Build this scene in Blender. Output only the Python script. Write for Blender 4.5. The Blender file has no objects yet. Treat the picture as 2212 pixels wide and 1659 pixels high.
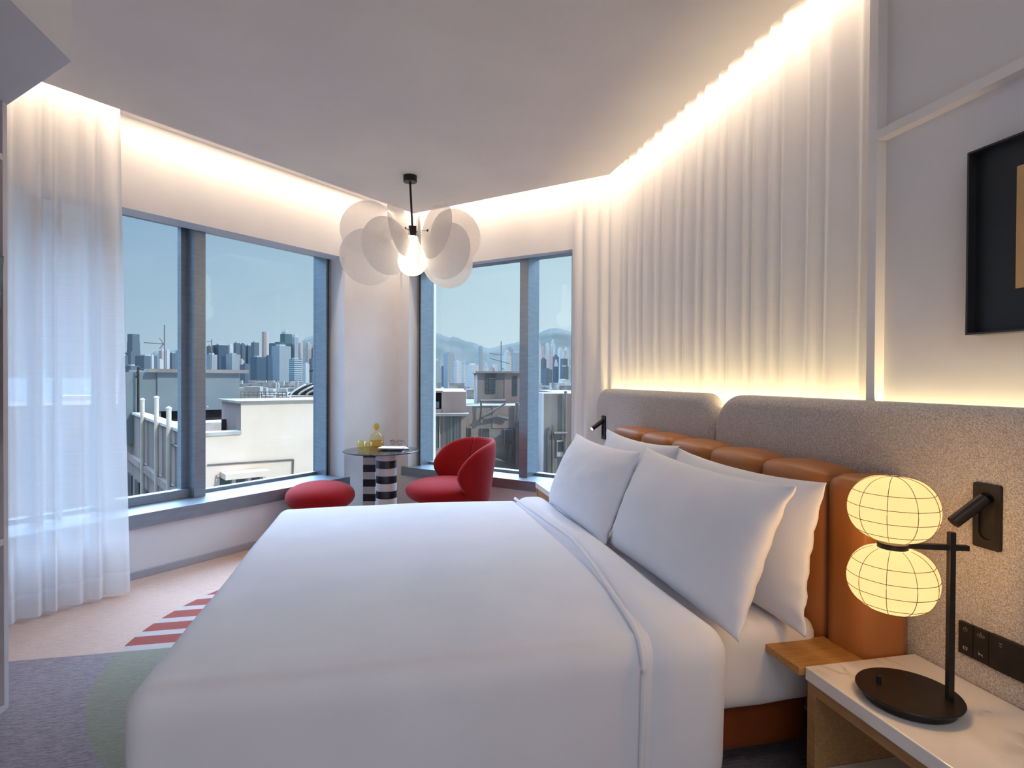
import bpy, bmesh, math, random
from mathutils import Vector, Matrix, noise
PI = math.pi
random.seed(7)
SC = bpy.context.scene
COL = SC.collection

# ------------------------------------------------------------------ camera
H = 1.35                                   # eye height above the carpet
FPX, CX, CY = 1225.2, 1106.0, 829.5        # focal length in pixels of the 2212 x 1659 frame
YAW, PITCH, ROLL = math.radians(12.2586), math.radians(-0.5147), math.radians(0.2909)
FW = Vector((math.sin(YAW)*math.cos(PITCH), math.cos(YAW)*math.cos(PITCH), math.sin(PITCH)))
R0 = Vector((math.cos(YAW), -math.sin(YAW), 0)); U0 = R0.cross(FW)
RT = R0*math.cos(ROLL) + U0*math.sin(ROLL); UP = -R0*math.sin(ROLL) + U0*math.cos(ROLL)
cam = bpy.data.objects.new('camera', bpy.data.cameras.new('camera')); COL.objects.link(cam)
cam.data.sensor_width = 36; cam.data.lens = FPX/2212*36
cam.data.clip_start = .02; cam.data.clip_end = 30000
cam.matrix_world = Matrix(((RT.x, UP.x, -FW.x, 0), (RT.y, UP.y, -FW.y, 0), (RT.z, UP.z, -FW.z, H), (0, 0, 0, 1)))
SC.camera = cam
EYE = Vector((0, 0, H))
def ray(x, y): return FW + RT*((x-CX)/FPX) - UP*((y-CY)/FPX)
def at(x, y, d): return EYE + ray(x, y)*d                      # point seen at pixel x, y at depth d

# ------------------------------------------------------------------ render look
SC.view_settings.view_transform = 'Standard'; SC.view_settings.look = 'None'
SC.view_settings.gamma = 1; SC.view_settings.exposure = 0.42
SC.view_settings.use_curve_mapping = False
SC.cycles.max_bounces = 10; SC.cycles.diffuse_bounces = 5; SC.cycles.glossy_bounces = 4
SC.cycles.transmission_bounces = 8; SC.cycles.transparent_max_bounces = 16
SC.cycles.sample_clamp_indirect = 6.0; SC.cycles.caustics_refractive = False; SC.cycles.caustics_reflective = False

def lin(c):
    c = c/255; return c/12.92 if c <= .04045 else ((c+.055)/1.055)**2.4
def rgb(r, g, b): return (lin(r), lin(g), lin(b), 1)

# ------------------------------------------------------------------ sky
SKY_HIGH = 17.0      # strength of a band added to the sky above the view to light the room
w = bpy.data.worlds.new('sky'); SC.world = w; w.use_nodes = True
nt = w.node_tree; nt.nodes.clear()
def N(t, **k):
    n = nt.nodes.new(t)
    for a, b in k.items(): setattr(n, a, b)
    return n
def LK(a, b): nt.links.new(a, b)
tc = N('ShaderNodeTexCoord'); sep = N('ShaderNodeSeparateXYZ'); LK(tc.outputs['Generated'], sep.inputs[0])
el = N('ShaderNodeMapRange'); LK(sep.outputs['Z'], el.inputs[0]); el.inputs[1].default_value = 0; el.inputs[2].default_value = .34
az = N('ShaderNodeMapRange'); LK(sep.outputs['X'], az.inputs[0]); az.inputs[1].default_value = -.42; az.inputs[2].default_value = .2
def mixc(f, a, b):
    m = N('ShaderNodeMix', data_type='RGBA')
    if hasattr(f, 'type'): LK(f, m.inputs[0])
    else: m.inputs[0].default_value = f
    for i, v in ((6, a), (7, b)):
        if hasattr(v, 'type'): LK(v, m.inputs[i])
        else: m.inputs[i].default_value = v
    return m.outputs[2]
left = mixc(el.outputs[0], rgb(176, 196, 214), rgb(122, 162, 194))
right = mixc(el.outputs[0], rgb(212, 229, 236), rgb(180, 208, 226))
base = mixc(az.outputs[0], left, right)
def smooth(src, a, b, c, d):
    n = N('ShaderNodeMapRange', interpolation_type='SMOOTHSTEP'); LK(src, n.inputs[0])
    for i, v in enumerate((a, b, c, d)): n.inputs[i+1].default_value = v
    return n.outputs[0]
def mul(a, b):
    n = N('ShaderNodeMath', operation='MULTIPLY'); LK(a, n.inputs[0]); LK(b, n.inputs[1]); return n.outputs[0]
fill_band = mul(smooth(sep.outputs['Z'], .29, .48, 0, 1), smooth(sep.outputs['Y'], -.05, .3, 0, 1))
stren = N('ShaderNodeMath', operation='MULTIPLY_ADD'); LK(fill_band, stren.inputs[0]); stren.inputs[1].default_value = SKY_HIGH-1; stren.inputs[2].default_value = .80
base = mixc(fill_band, base, rgb(172, 198, 234))
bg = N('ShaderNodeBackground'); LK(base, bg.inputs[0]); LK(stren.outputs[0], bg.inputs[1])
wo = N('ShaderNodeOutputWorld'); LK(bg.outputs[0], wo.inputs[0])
def lamp(name, kind, loc, energy, color, aim=None, size=None, size_y=None, **k):
    l = bpy.data.lights.new(name, kind); o = bpy.data.objects.new(name, l); COL.objects.link(o)
    o.location = loc; l.energy = energy; l.color = color
    if kind == 'AREA':
        l.shape = 'RECTANGLE'; l.size = size; l.size_y = size_y
    elif size is not None and kind != 'SUN': l.shadow_soft_size = size
    if aim is not None: o.rotation_euler = Vector(aim).to_track_quat('-Z', 'Y').to_euler()
    for a, b in k.items(): setattr(l, a, b)
    return o
lamp('sun', 'SUN', (0, 0, 50), 1.7, (1, .89, .80), aim=(-.72, .75, -.62), angle=.01)

# ------------------------------------------------------------------ room frame: the two window walls meet at a right corner
ang = math.radians(45.66)
A = Vector((math.sin(ang), math.cos(ang), 0)); NA = Vector((-math.cos(ang), math.sin(ang), 0))   # left window wall: along, outward
B = Vector((-math.sin(ang), math.cos(ang), 0)); NB = Vector((math.cos(ang), math.sin(ang), 0))   # right window wall
CA, CB = 4.175, 4.29
ZC = 2.90
def solve(n1, c1, n2, c2):
    d = n1.x*n2.y - n1.y*n2.x
    return Vector(((c1*n2.y - c2*n1.y)/d, (n1.x*c2 - n2.x*c1)/d, 0))
def PA(s, c, z=0): p = solve(A, s, NA, c); p.z = z; return p
def PB(s, c, z=0): p = solve(B, s, NB, c); p.z = z; return p
XV = Vector((1, 0, 0))

# lights of the room: LED lines in the ceiling cove, LED behind the headboard; unseen fill panels added behind the camera
WARM = (1, .76, .53)
def strip(name, a, b, energy, aim, width=.03):
    a = Vector(a); b = Vector(b); d = (b-a).normalized(); n = -Vector(aim).normalized()
    x = d; z = (n - x*n.dot(x)).normalized(); y = z.cross(x)
    l = bpy.data.lights.new(name, 'AREA'); o = bpy.data.objects.new(name, l); COL.objects.link(o)
    l.shape = 'RECTANGLE'; l.size = (b-a).length; l.size_y = width; l.energy = energy; l.color = WARM
    m = Matrix((x, y, z)).transposed().to_4x4(); m.translation = (a+b)/2; o.matrix_world = m
    return o
COVE = 15.5
cA_in, cB_in, x_in = 3.72, 4.035, 1.627
kin = solve(NA, cA_in, NB, cB_in); kout = solve(NB, cB_in, XV, x_in)
DN = Vector((0, 0, -1))
strip('cove_light', PA(1.62, CA-.15, 3.03), PA(A.dot(kin)+.5, CA-.15, 3.03), COVE*.62, NA*.25+DN)
strip('cove_light', PA(.3, 3.86, 3.03), PA(1.6, 3.86, 3.03), COVE*.30, NA*.2+DN)
strip('cove_light', PB(B.dot(kin)+.5, CB-.13, 3.03), PB(2.02, CB-.13, 3.03), COVE*.5, NB*.25+DN)
strip('cove_light', PB(2.0, cB_in+.03, 3.03), PB(B.dot(kout), cB_in+.03, 3.03), COVE*.10, NB*.3+DN)
strip('cove_light', (x_in+.05, 1.8, 3.0), (x_in+.05, kout.y, 3.0), COVE*.6, (.2, 0, -1))
strip('headboard_light', (1.712, .9, 1.2), (1.712, 4.2, 1.2), 11, (0.1, 0, 1), .02).data.color = (1, .74, .36)
lamp('back_fill_top', 'AREA', (.3, -.9, 2.86), 11, (.96, .96, 1), aim=(0, .15, -1), size=1.6, size_y=.5)  # added fill for the room, no lamp known there

lamp('bed_side_fill', 'AREA', (-.5, -1.4, .9), 8, (.95, .96, 1), aim=(.1, 1, -.12), size=1.6, size_y=1.2)  # added soft fill that brightens the near side of the bed

# ------------------------------------------------------------------ helpers
def mat(name, color, rough=.6, metal=0, bump=None, noise_mix=None, spec=.5, sheen=0, coat=0, emit=None, alpha=None):
    m = bpy.data.materials.new(name); m.use_nodes = True
    t = m.node_tree; b = t.nodes['Principled BSDF']
    b.inputs['Base Color'].default_value = color; b.inputs['Roughness'].default_value = rough
    b.inputs['Metallic'].default_value = metal; b.inputs['Specular IOR Level'].default_value = spec
    if sheen: b.inputs['Sheen Weight'].default_value = sheen; b.inputs['Sheen Roughness'].default_value = .5
    if coat: b.inputs['Coat Weight'].default_value = coat
    if emit: b.inputs['Emission Color'].default_value = emit[0]; b.inputs['Emission Strength'].default_value = emit[1]
    tcn = t.nodes.new('ShaderNodeTexCoord')
    if noise_mix:      # (scale, colour, low, high, stretch)
        sc_, c2, lo, hi_, st = noise_mix
        mp = t.nodes.new('ShaderNodeMapping'); mp.inputs['Scale'].default_value = st
        nz = t.nodes.new('ShaderNodeTexNoise'); nz.inputs['Scale'].default_value = sc_; nz.inputs['Detail'].default_value = 5
        mr = t.nodes.new('ShaderNodeMapRange'); mr.inputs[1].default_value = lo; mr.inputs[2].default_value = hi_
        mx = t.nodes.new('ShaderNodeMix'); mx.data_type = 'RGBA'
        t.links.new(tcn.outputs['Object'], mp.inputs[0]); t.links.new(mp.outputs[0], nz.inputs['Vector'])
        t.links.new(nz.outputs['Fac'], mr.inputs[0]); t.links.new(mr.outputs[0], mx.inputs[0])
        mx.inputs[6].default_value = color; mx.inputs[7].default_value = c2
        t.links.new(mx.outputs[2], b.inputs['Base Color'])
    if bump:           # (scale, strength, distance)
        nz = t.nodes.new('ShaderNodeTexNoise'); nz.inputs['Scale'].default_value = bump[0]; nz.inputs['Detail'].default_value = 3
        bp = t.nodes.new('ShaderNodeBump'); bp.inputs['Strength'].default_value = bump[1]; bp.inputs['Distance'].default_value = bump[2]
        t.links.new(tcn.outputs['Object'], nz.inputs['Vector']); t.links.new(nz.outputs['Fac'], bp.inputs['Height'])
        t.links.new(bp.outputs[0], b.inputs['Normal'])
    return m

def wm(o):
    m = Matrix.Translation(o.location) @ o.rotation_euler.to_matrix().to_4x4()
    return wm(o.parent) @ m if o.parent else m
def obj(name, bm, m, parent=None, smooth=False, world=False, kind=None, bevel=0, seg=2, sub=0, angle=None):
    """bm becomes ONE mesh object; world=True: its vertices are world coordinates"""
    if world and parent is not None: bm.transform(wm(parent).inverted())
    me = bpy.data.meshes.new(name); bm.normal_update(); bm.to_mesh(me); bm.free()
    if smooth:
        for p in me.polygons: p.use_smooth = True
    for x in (m if isinstance(m, (list, tuple)) else [m]): me.materials.append(x)
    o = bpy.data.objects.new(name, me); COL.objects.link(o)
    if parent is not None: o.parent = parent
    if kind: o['kind'] = kind
    if bevel:
        b = o.modifiers.new('bevel', 'BEVEL'); b.width = bevel; b.segments = seg; b.limit_method = 'ANGLE'; b.angle_limit = math.radians(35)
    if sub:
        s = o.modifiers.new('sub', 'SUBSURF'); s.levels = sub; s.render_levels = sub
    return o
def thing(name, label, cat, loc=(0, 0, 0), rz=0, group=None, kind=None):
    o = bpy.data.objects.new(name, None); COL.objects.link(o); o.empty_display_size = .1
    o.location = loc; o.rotation_euler = (0, 0, rz); o['label'] = label; o['category'] = cat
    if group: o['group'] = group
    if kind: o['kind'] = kind
    return o
def tag(o, label, cat, group=None, kind=None):
    o['label'] = label; o['category'] = cat
    if group: o['group'] = group
    if kind: o['kind'] = kind
    return o
def BM(): return bmesh.new()
def box(bm, x0, x1, y0, y1, z0, z1):
    v = [bm.verts.new(p) for p in ((x0, y0, z0), (x1, y0, z0), (x1, y1, z0), (x0, y1, z0), (x0, y0, z1), (x1, y0, z1), (x1, y1, z1), (x0, y1, z1))]
    for f in ((3, 2, 1, 0), (4, 5, 6, 7), (0, 1, 5, 4), (1, 2, 6, 5), (2, 3, 7, 6), (3, 0, 4, 7)): bm.faces.new([v[i] for i in f])
    return bm
def prism(bm, pts, z0, z1):
    """pts: plan polygon (x, y), any winding"""
    ar = sum(pts[i][0]*pts[(i+1) % len(pts)][1] - pts[(i+1) % len(pts)][0]*pts[i][1] for i in range(len(pts)))
    if ar < 0: pts = pts[::-1]
    lo = [bm.verts.new((p[0], p[1], z0)) for p in pts]; up = [bm.verts.new((p[0], p[1], z1)) for p in pts]
    bm.faces.new(lo[::-1]); bm.faces.new(up); n = len(pts)
    for i in range(n): bm.faces.new((lo[i], lo[(i+1) % n], up[(i+1) % n], up[i]))
    return bm
def wbox(bm, P, s0, s1, c0, c1, z0, z1):
    """box in a wall's own frame: s along, c outward"""
    return prism(bm, [P(s0, c0), P(s1, c0), P(s1, c1), P(s0, c1)], z0, z1)
def bar(bm, a, b, r, n=8, square=False):
    a = Vector(a); b = Vector(b); d = (b-a).normalized()
    x = d.cross(Vector((0, 0, 1)) if abs(d.z) < .9 else Vector((1, 0, 0))).normalized(); y = d.cross(x)
    if square: n = 4
    o = PI/4 if square else 0; k = r*math.sqrt(2) if square else r
    ra = [bm.verts.new(a + (x*math.cos(o+2*PI*i/n) + y*math.sin(o+2*PI*i/n))*k) for i in range(n)]
    rb = [bm.verts.new(b + (x*math.cos(o+2*PI*i/n) + y*math.sin(o+2*PI*i/n))*k) for i in range(n)]
    for i in range(n): bm.faces.new((ra[i], ra[(i+1) % n], rb[(i+1) % n], rb[i]))
    bm.faces.new(ra[::-1]); bm.faces.new(rb)
    return bm
def tube(bm, pts, r, n=8, closed=False):
    pts = [Vector(p) for p in pts]; rings = []; L = len(pts)
    up = Vector((0, 0, 1))
    for i, p in enumerate(pts):
        if closed: d = (pts[(i+1) % L] - pts[i-1]).normalized()
        else: d = (pts[min(i+1, L-1)] - pts[max(i-1, 0)]).normalized()
        x = d.cross(up)
        if x.length < .05: x = d.cross(Vector((1, 0, 0)))
        x.normalize(); y = d.cross(x)
        rr = r[i] if isinstance(r, (list, tuple)) else r
        rings.append([bm.verts.new(p + (x*math.cos(2*PI*k/n) + y*math.sin(2*PI*k/n))*rr) for k in range(n)])
    for i in range(L if closed else L-1):
        a, b = rings[i], rings[(i+1) % L]
        for k in range(n): bm.faces.new((a[k], a[(k+1) % n], b[(k+1) % n], b[k]))
    if not closed: bm.faces.new(rings[0][::-1]); bm.faces.new(rings[-1])
    return bm
def lathe(bm, prof, c=(0, 0, 0), n=32, f=None):
    """prof: list of (r, z)"""
    c = Vector(c); rings = []
    for r, z in prof:
        if r < 1e-6: rings.append([bm.verts.new(c + Vector((0, 0, z)))])
        else: rings.append([bm.verts.new(c + Vector((r*(f(i/n*2*PI, z) if f else 1)*math.cos(i/n*2*PI), r*(f(i/n*2*PI, z) if f else 1)*math.sin(i/n*2*PI), z))) for i in range(n)])
    for a, b in zip(rings, rings[1:]):
        if len(a) == 1 and len(b) == 1: continue
        for i in range(n):
            if len(a) == 1: bm.faces.new((a[0], b[(i+1) % n], b[i])[::-1])
            elif len(b) == 1: bm.faces.new((a[i], a[(i+1) % n], b[0]))
            else: bm.faces.new((a[i], a[(i+1) % n], b[(i+1) % n], b[i]))
    if len(rings[0]) > 1: bm.faces.new(rings[0][::-1])
    if len(rings[-1]) > 1: bm.faces.new(rings[-1])
    return bm
def softbox(x0, x1, y0, y1, z0, z1, r, d=(20, 20, 8), disp=None, faces='xXyYzZ'):
    """rounded box of even quads; disp(p, n) moves a point"""
    bm = BM(); lo = Vector((x0, y0, z0)); hi_ = Vector((x1, y1, z1)); key = {}
    def vert(i, j, k):
        q = (i, j, k)
        if q in key: return key[q]
        p = Vector((x0+(x1-x0)*ease(i/d[0], x1-x0, r), y0+(y1-y0)*ease(j/d[1], y1-y0, r), z0+(z1-z0)*ease(k/d[2], z1-z0, r)))
        c = Vector((min(max(p.x, x0+r), x1-r), min(max(p.y, y0+r), y1-r), min(max(p.z, z0+r), z1-r)))
        n = p-c
        if n.length > 1e-9: n.normalize(); p = c+n*r
        if disp: p = p + disp(p, n)
        key[q] = bm.verts.new(p); return key[q]
    a, b, c_ = d
    for i in range(a):
        for j in range(b):
            if 'z' in faces: bm.faces.new((vert(i, j, 0), vert(i, j+1, 0), vert(i+1, j+1, 0), vert(i+1, j, 0)))
            if 'Z' in faces: bm.faces.new((vert(i, j, c_), vert(i+1, j, c_), vert(i+1, j+1, c_), vert(i, j+1, c_)))
    for i in range(a):
        for k in range(c_):
            if 'y' in faces: bm.faces.new((vert(i, 0, k), vert(i+1, 0, k), vert(i+1, 0, k+1), vert(i, 0, k+1)))
            if 'Y' in faces: bm.faces.new((vert(i, b, k), vert(i, b, k+1), vert(i+1, b, k+1), vert(i+1, b, k)))
    for j in range(b):
        for k in range(c_):
            if 'x' in faces: bm.faces.new((vert(0, j, k), vert(0, j, k+1), vert(0, j+1, k+1), vert(0, j+1, k)))
            if 'X' in faces: bm.faces.new((vert(a, j, k), vert(a, j+1, k), vert(a, j+1, k+1), vert(a, j, k+1)))
    return bm
def ease(t, L, r):
    """put more rows of points in the rounded rims"""
    q = min(.3, r/L*1.0)
    e = .22
    if t < e: return q*(1-math.cos(t/e*PI/2))*1.0
    if t > 1-e: return 1-q*(1-math.cos((1-t)/e*PI/2))
    return q + (1-2*q)*(t-e)/(1-2*e)
def nz(p, s=1.0, o=0): return noise.noise(Vector((p[0]*s+o, p[1]*s+o*1.7, p[2]*s-o)))

# ------------------------------------------------------------------ materials
M = {}
M['wall'] = mat('wall_paint', rgb(222, 222, 225), .85, bump=(180, .05, .002), noise_mix=(3, rgb(218, 218, 221), .4, .6, (1, 1, 1)))
M['ceil'] = mat('ceiling_paint', rgb(226, 222, 218), .9, bump=(150, .03, .002), noise_mix=(2, rgb(222, 218, 215), .4, .6, (1, 1, 1)))
M['trim'] = mat('trim_paint', rgb(228, 226, 226), .5, noise_mix=(4, rgb(224, 222, 222), .4, .6, (1, 1, 1)))
M['skirting'] = mat('grey_skirting_paint', rgb(172, 173, 182), .5, noise_mix=(4, rgb(166, 167, 176), .4, .6, (1, 1, 1)))
M['alu'] = mat('window_aluminium', rgb(150, 160, 170), .42, .7, noise_mix=(8, rgb(143, 153, 163), .4, .6, (1, 1, 6)))
M['near_black'] = mat('near_black_finish', rgb(12, 14, 18), .5, noise_mix=(20, rgb(18, 20, 24), .4, .6, (1, 1, 1)))
M['white_linen'] = mat('white_linen', rgb(228, 231, 241), .8, sheen=.2, bump=(260, .08, .001), noise_mix=(4, rgb(223, 226, 237), .35, .65, (1, 1, 1)))
M['sheet'] = mat('fitted_sheet', rgb(228, 226, 228), .8, sheen=.15, bump=(220, .08, .001), noise_mix=(4, rgb(222, 220, 223), .35, .65, (1, 1, 1)))
M['leather'] = mat('tan_leather', rgb(172, 112, 62), .42, bump=(420, .12, .0012), noise_mix=(2.2, rgb(156, 98, 50), .35, .65, (1, 1, 1)), spec=.4)
M['brown_leather'] = mat('brown_leather', rgb(130, 66, 30), .45, bump=(420, .12, .0012), noise_mix=(2.2, rgb(112, 54, 24), .35, .65, (1, 1, 1)))
M['red'] = mat('red_wool', rgb(142, 8, 14), .85, sheen=.08, spec=.2, bump=(500, .3, .001), noise_mix=(60, rgb(134, 7, 13), .35, .65, (1, 1, 1)))
M['black'] = mat('black_metal', rgb(26, 23, 22), .42, .3, noise_mix=(30, rgb(32, 28, 26), .4, .6, (1, 1, 1)), bump=(300, .05, .001))
M['plate'] = mat('black_plate', rgb(20, 17, 16), .5, noise_mix=(30, rgb(26, 22, 20), .4, .6, (1, 1, 1)))
M['icon'] = mat('grey_icon_print', rgb(150, 146, 142), .6, noise_mix=(60, rgb(140, 136, 132), .4, .6, (1, 1, 1)))
M['wood'] = mat('oak_veneer', rgb(188, 142, 80), .5, noise_mix=(9, rgb(166, 118, 60), .3, .7, (1.2, 14, 14)), bump=(60, .04, .001))
M['wood_y'] = mat('oak_veneer_edge', rgb(172, 132, 88), .5, noise_mix=(9, rgb(148, 110, 70), .3, .7, (14, 1.2, 14)))
M['dark_glass'] = mat('smoked_glass_top', rgb(30, 40, 46), .08, 0, spec=.7, coat=.2, noise_mix=(2, rgb(44, 56, 62), .4, .6, (1, 1, 1)))
M['black_gloss'] = mat('black_lacquer', rgb(22, 26, 34), .35, noise_mix=(6, rgb(28, 32, 40), .4, .6, (1, 1, 1)))
M['white_gloss'] = mat('white_lacquer', rgb(206, 202, 200), .4, noise_mix=(6, rgb(198, 194, 192), .4, .6, (1, 1, 1)))
M['cab'] = mat('cabinet_lacquer', rgb(206, 202, 206), .5, noise_mix=(3, rgb(200, 196, 200), .4, .6, (1, 1, 1)))
M['cab_in'] = mat('cabinet_back_panel', rgb(150, 124, 112), .6, noise_mix=(3, rgb(140, 114, 104), .4, .6, (1, 1, 1)))
M['paper'] = mat('paper', rgb(226, 226, 236), .7, noise_mix=(9, rgb(218, 218, 230), .4, .6, (1, 1, 1)))
M['art'] = mat('beige_art_paper', rgb(206, 170, 118), .8, noise_mix=(5, rgb(196, 160, 108), .4, .6, (1, 1, 1)))
M['mat_black'] = mat('black_mount', rgb(22, 30, 36), .55, noise_mix=(5, rgb(18, 26, 32), .4, .6, (1, 1, 1)))
M['frame'] = mat('dark_frame', rgb(44, 44, 48), .4, noise_mix=(12, rgb(38, 38, 42), .4, .6, (1, 1, 1)))
M['tv'] = mat('screen_glass', rgb(60, 62, 62), .22, spec=.8, noise_mix=(1, rgb(54, 56, 56), .4, .6, (1, 1, 1)))
M['bezel'] = mat('tv_bezel', rgb(44, 48, 54), .4, noise_mix=(9, rgb(38, 42, 48), .4, .6, (1, 1, 1)))

def boucle():
    m = mat('boucle_fabric', rgb(190, 180, 174), .95, sheen=.3)
    t = m.node_tree; b = t.nodes['Principled BSDF']; tcn = t.nodes['Texture Coordinate']
    v = t.nodes.new('ShaderNodeTexVoronoi'); v.inputs['Scale'].default_value = 300
    n2 = t.nodes.new('ShaderNodeTexNoise'); n2.inputs['Scale'].default_value = 160; n2.inputs['Detail'].default_value = 4
    t.links.new(tcn.outputs['Object'], v.inputs['Vector']); t.links.new(tcn.outputs['Object'], n2.inputs['Vector'])
    a = t.nodes.new('ShaderNodeMath'); a.operation = 'ADD'; t.links.new(v.outputs['Distance'], a.inputs[0]); t.links.new(n2.outputs['Fac'], a.inputs[1])
    mr = t.nodes.new('ShaderNodeMapRange'); mr.inputs[1].default_value = .55; mr.inputs[2].default_value = 1.25; t.links.new(a.outputs[0], mr.inputs[0])
    mx = t.nodes.new('ShaderNodeMix'); mx.data_type = 'RGBA'; mx.inputs[6].default_value = rgb(224, 219, 217); mx.inputs[7].default_value = rgb(160, 153, 151)
    t.links.new(mr.outputs[0], mx.inputs[0]); t.links.new(mx.outputs[2], b.inputs['Base Color'])
    bp = t.nodes.new('ShaderNodeBump'); bp.inputs['Strength'].default_value = .6; bp.inputs['Distance'].default_value = .004; bp.invert = True
    t.links.new(a.outputs[0], bp.inputs['Height']); t.links.new(bp.outputs[0], b.inputs['Normal'])
    return m
M['boucle'] = boucle()
def marble():
    m = mat('white_marble', rgb(232, 228, 224), .22, coat=.3); t = m.node_tree; b = t.nodes['Principled BSDF']; tcn = t.nodes['Texture Coordinate']
    n1 = t.nodes.new('ShaderNodeTexNoise'); n1.inputs['Scale'].default_value = 3.2; n1.inputs['Detail'].default_value = 6; n1.inputs['Distortion'].default_value = 1.2
    t.links.new(tcn.outputs['Object'], n1.inputs['Vector'])
    s = t.nodes.new('ShaderNodeMath'); s.operation = 'SUBTRACT'; s.inputs[1].default_value = .5; t.links.new(n1.outputs['Fac'], s.inputs[0])
    ab = t.nodes.new('ShaderNodeMath'); ab.operation = 'ABSOLUTE'; t.links.new(s.outputs[0], ab.inputs[0])
    mr = t.nodes.new('ShaderNodeMapRange'); mr.inputs[1].default_value = 0; mr.inputs[2].default_value = .035; t.links.new(ab.outputs[0], mr.inputs[0])
    n2 = t.nodes.new('ShaderNodeTexNoise'); n2.inputs['Scale'].default_value = 5; t.links.new(tcn.outputs['Object'], n2.inputs['Vector'])
    m2 = t.nodes.new('ShaderNodeMapRange'); m2.inputs[1].default_value = .5; m2.inputs[2].default_value = .68; m2.inputs[3].default_value = 1; m2.inputs[4].default_value = 0; t.links.new(n2.outputs['Fac'], m2.inputs[0])
    mxx = t.nodes.new('ShaderNodeMath'); mxx.operation = 'MAXIMUM'; t.links.new(mr.outputs[0], mxx.inputs[0]); t.links.new(m2.outputs[0], mxx.inputs[1])
    mx = t.nodes.new('ShaderNodeMix'); mx.data_type = 'RGBA'; mx.inputs[6].default_value = rgb(186, 182, 178); mx.inputs[7].default_value = rgb(234, 230, 226)
    t.links.new(mxx.outputs[0], mx.inputs[0]); t.links.new(mx.outputs[2], b.inputs['Base Color'])
    return m
M['marble'] = marble()
def glass_pane():
    m = bpy.data.materials.new('window_glass'); m.use_nodes = True; t = m.node_tree; t.nodes.clear()
    tr = t.nodes.new('ShaderNodeBsdfTransparent'); tr.inputs[0].default_value = (.93, .965, .97, 1)
    g = t.nodes.new('ShaderNodeBsdfGlossy'); g.inputs['Roughness'].default_value = .01; g.inputs[0].default_value = (.8, .9, .95, 1)
    lw = t.nodes.new('ShaderNodeLayerWeight'); lw.inputs[0].default_value = .12; f = t.nodes.new('ShaderNodeMath'); f.operation = 'MULTIPLY'; f.inputs[1].default_value = .35; t.links.new(lw.outputs['Facing'], f.inputs[0])
    mx = t.nodes.new('ShaderNodeMixShader'); o = t.nodes.new('ShaderNodeOutputMaterial')
    t.links.new(f.outputs[0], mx.inputs[0]); t.links.new(tr.outputs[0], mx.inputs[1]); t.links.new(g.outputs[0], mx.inputs[2]); t.links.new(mx.outputs[0], o.inputs[0])
    return m
M['pane'] = glass_pane()
def sheer(name, through, col=(.92, .92, .93, 1)):
    """thin woven voile: partly see-through, the rest scatters light to both sides"""
    m = bpy.data.materials.new(name); m.use_nodes = True; t = m.node_tree; t.nodes.clear()
    d = t.nodes.new('ShaderNodeBsdfDiffuse'); d.inputs[0].default_value = col
    tl = t.nodes.new('ShaderNodeBsdfTranslucent'); tl.inputs[0].default_value = col
    tr = t.nodes.new('ShaderNodeBsdfTransparent'); tr.inputs[0].default_value = (.97, .98, 1, 1)
    m1 = t.nodes.new('ShaderNodeMixShader'); m1.inputs[0].default_value = .34; t.links.new(d.outputs[0], m1.inputs[1]); t.links.new(tl.outputs[0], m1.inputs[2])
    tcn = t.nodes.new('ShaderNodeTexCoord'); mp = t.nodes.new('ShaderNodeMapping'); mp.inputs['Scale'].default_value = (2, 2, 150)
    nn = t.nodes.new('ShaderNodeTexNoise'); nn.inputs['Scale'].default_value = 2.0; nn.inputs['Detail'].default_value = 3
    t.links.new(tcn.outputs['Object'], mp.inputs[0]); t.links.new(mp.outputs[0], nn.inputs['Vector'])
    mr = t.nodes.new('ShaderNodeMapRange'); mr.inputs[1].default_value = .3; mr.inputs[2].default_value = .7; mr.inputs[3].default_value = through*.88; mr.inputs[4].default_value = through*1.12
    t.links.new(nn.outputs['Fac'], mr.inputs[0])
    m2 = t.nodes.new('ShaderNodeMixShader'); t.links.new(mr.outputs[0], m2.inputs[0]); t.links.new(m1.outputs[0], m2.inputs[1]); t.links.new(tr.outputs[0], m2.inputs[2])
    o = t.nodes.new('ShaderNodeOutputMaterial'); t.links.new(m2.outputs[0], o.inputs[0]); return m
M['sheer'] = sheer('sheer_voile', .17); M['hem'] = sheer('voile_hem', .10); M['sheer_r'] = sheer('sheer_voile_lined', .10)
def disc_mat():
    m = bpy.data.materials.new('fibre_paper_disc'); m.use_nodes = True; t = m.node_tree; t.nodes.clear()
    d = t.nodes.new('ShaderNodeBsdfDiffuse'); tl = t.nodes.new('ShaderNodeBsdfTranslucent'); tr = t.nodes.new('ShaderNodeBsdfTransparent')
    tcn = t.nodes.new('ShaderNodeTexCoord'); nn = t.nodes.new('ShaderNodeTexNoise'); nn.inputs['Scale'].default_value = 60; nn.inputs['Detail'].default_value = 6
    t.links.new(tcn.outputs['Object'], nn.inputs['Vector'])
    cr = t.nodes.new('ShaderNodeMix'); cr.data_type = 'RGBA'; cr.inputs[6].default_value = rgb(236, 232, 228); cr.inputs[7].default_value = rgb(250, 248, 246)
    t.links.new(nn.outputs['Fac'], cr.inputs[0]); t.links.new(cr.outputs[2], d.inputs[0]); t.links.new(cr.outputs[2], tl.inputs[0])
    m1 = t.nodes.new('ShaderNodeMixShader'); m1.inputs[0].default_value = .5; t.links.new(d.outputs[0], m1.inputs[1]); t.links.new(tl.outputs[0], m1.inputs[2])
    m2 = t.nodes.new('ShaderNodeMixShader'); m2.inputs[0].default_value = .46; t.links.new(m1.outputs[0], m2.inputs[1]); t.links.new(tr.outputs[0], m2.inputs[2])
    o = t.nodes.new('ShaderNodeOutputMaterial'); t.links.new(m2.outputs[0], o.inputs[0]); return m
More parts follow.
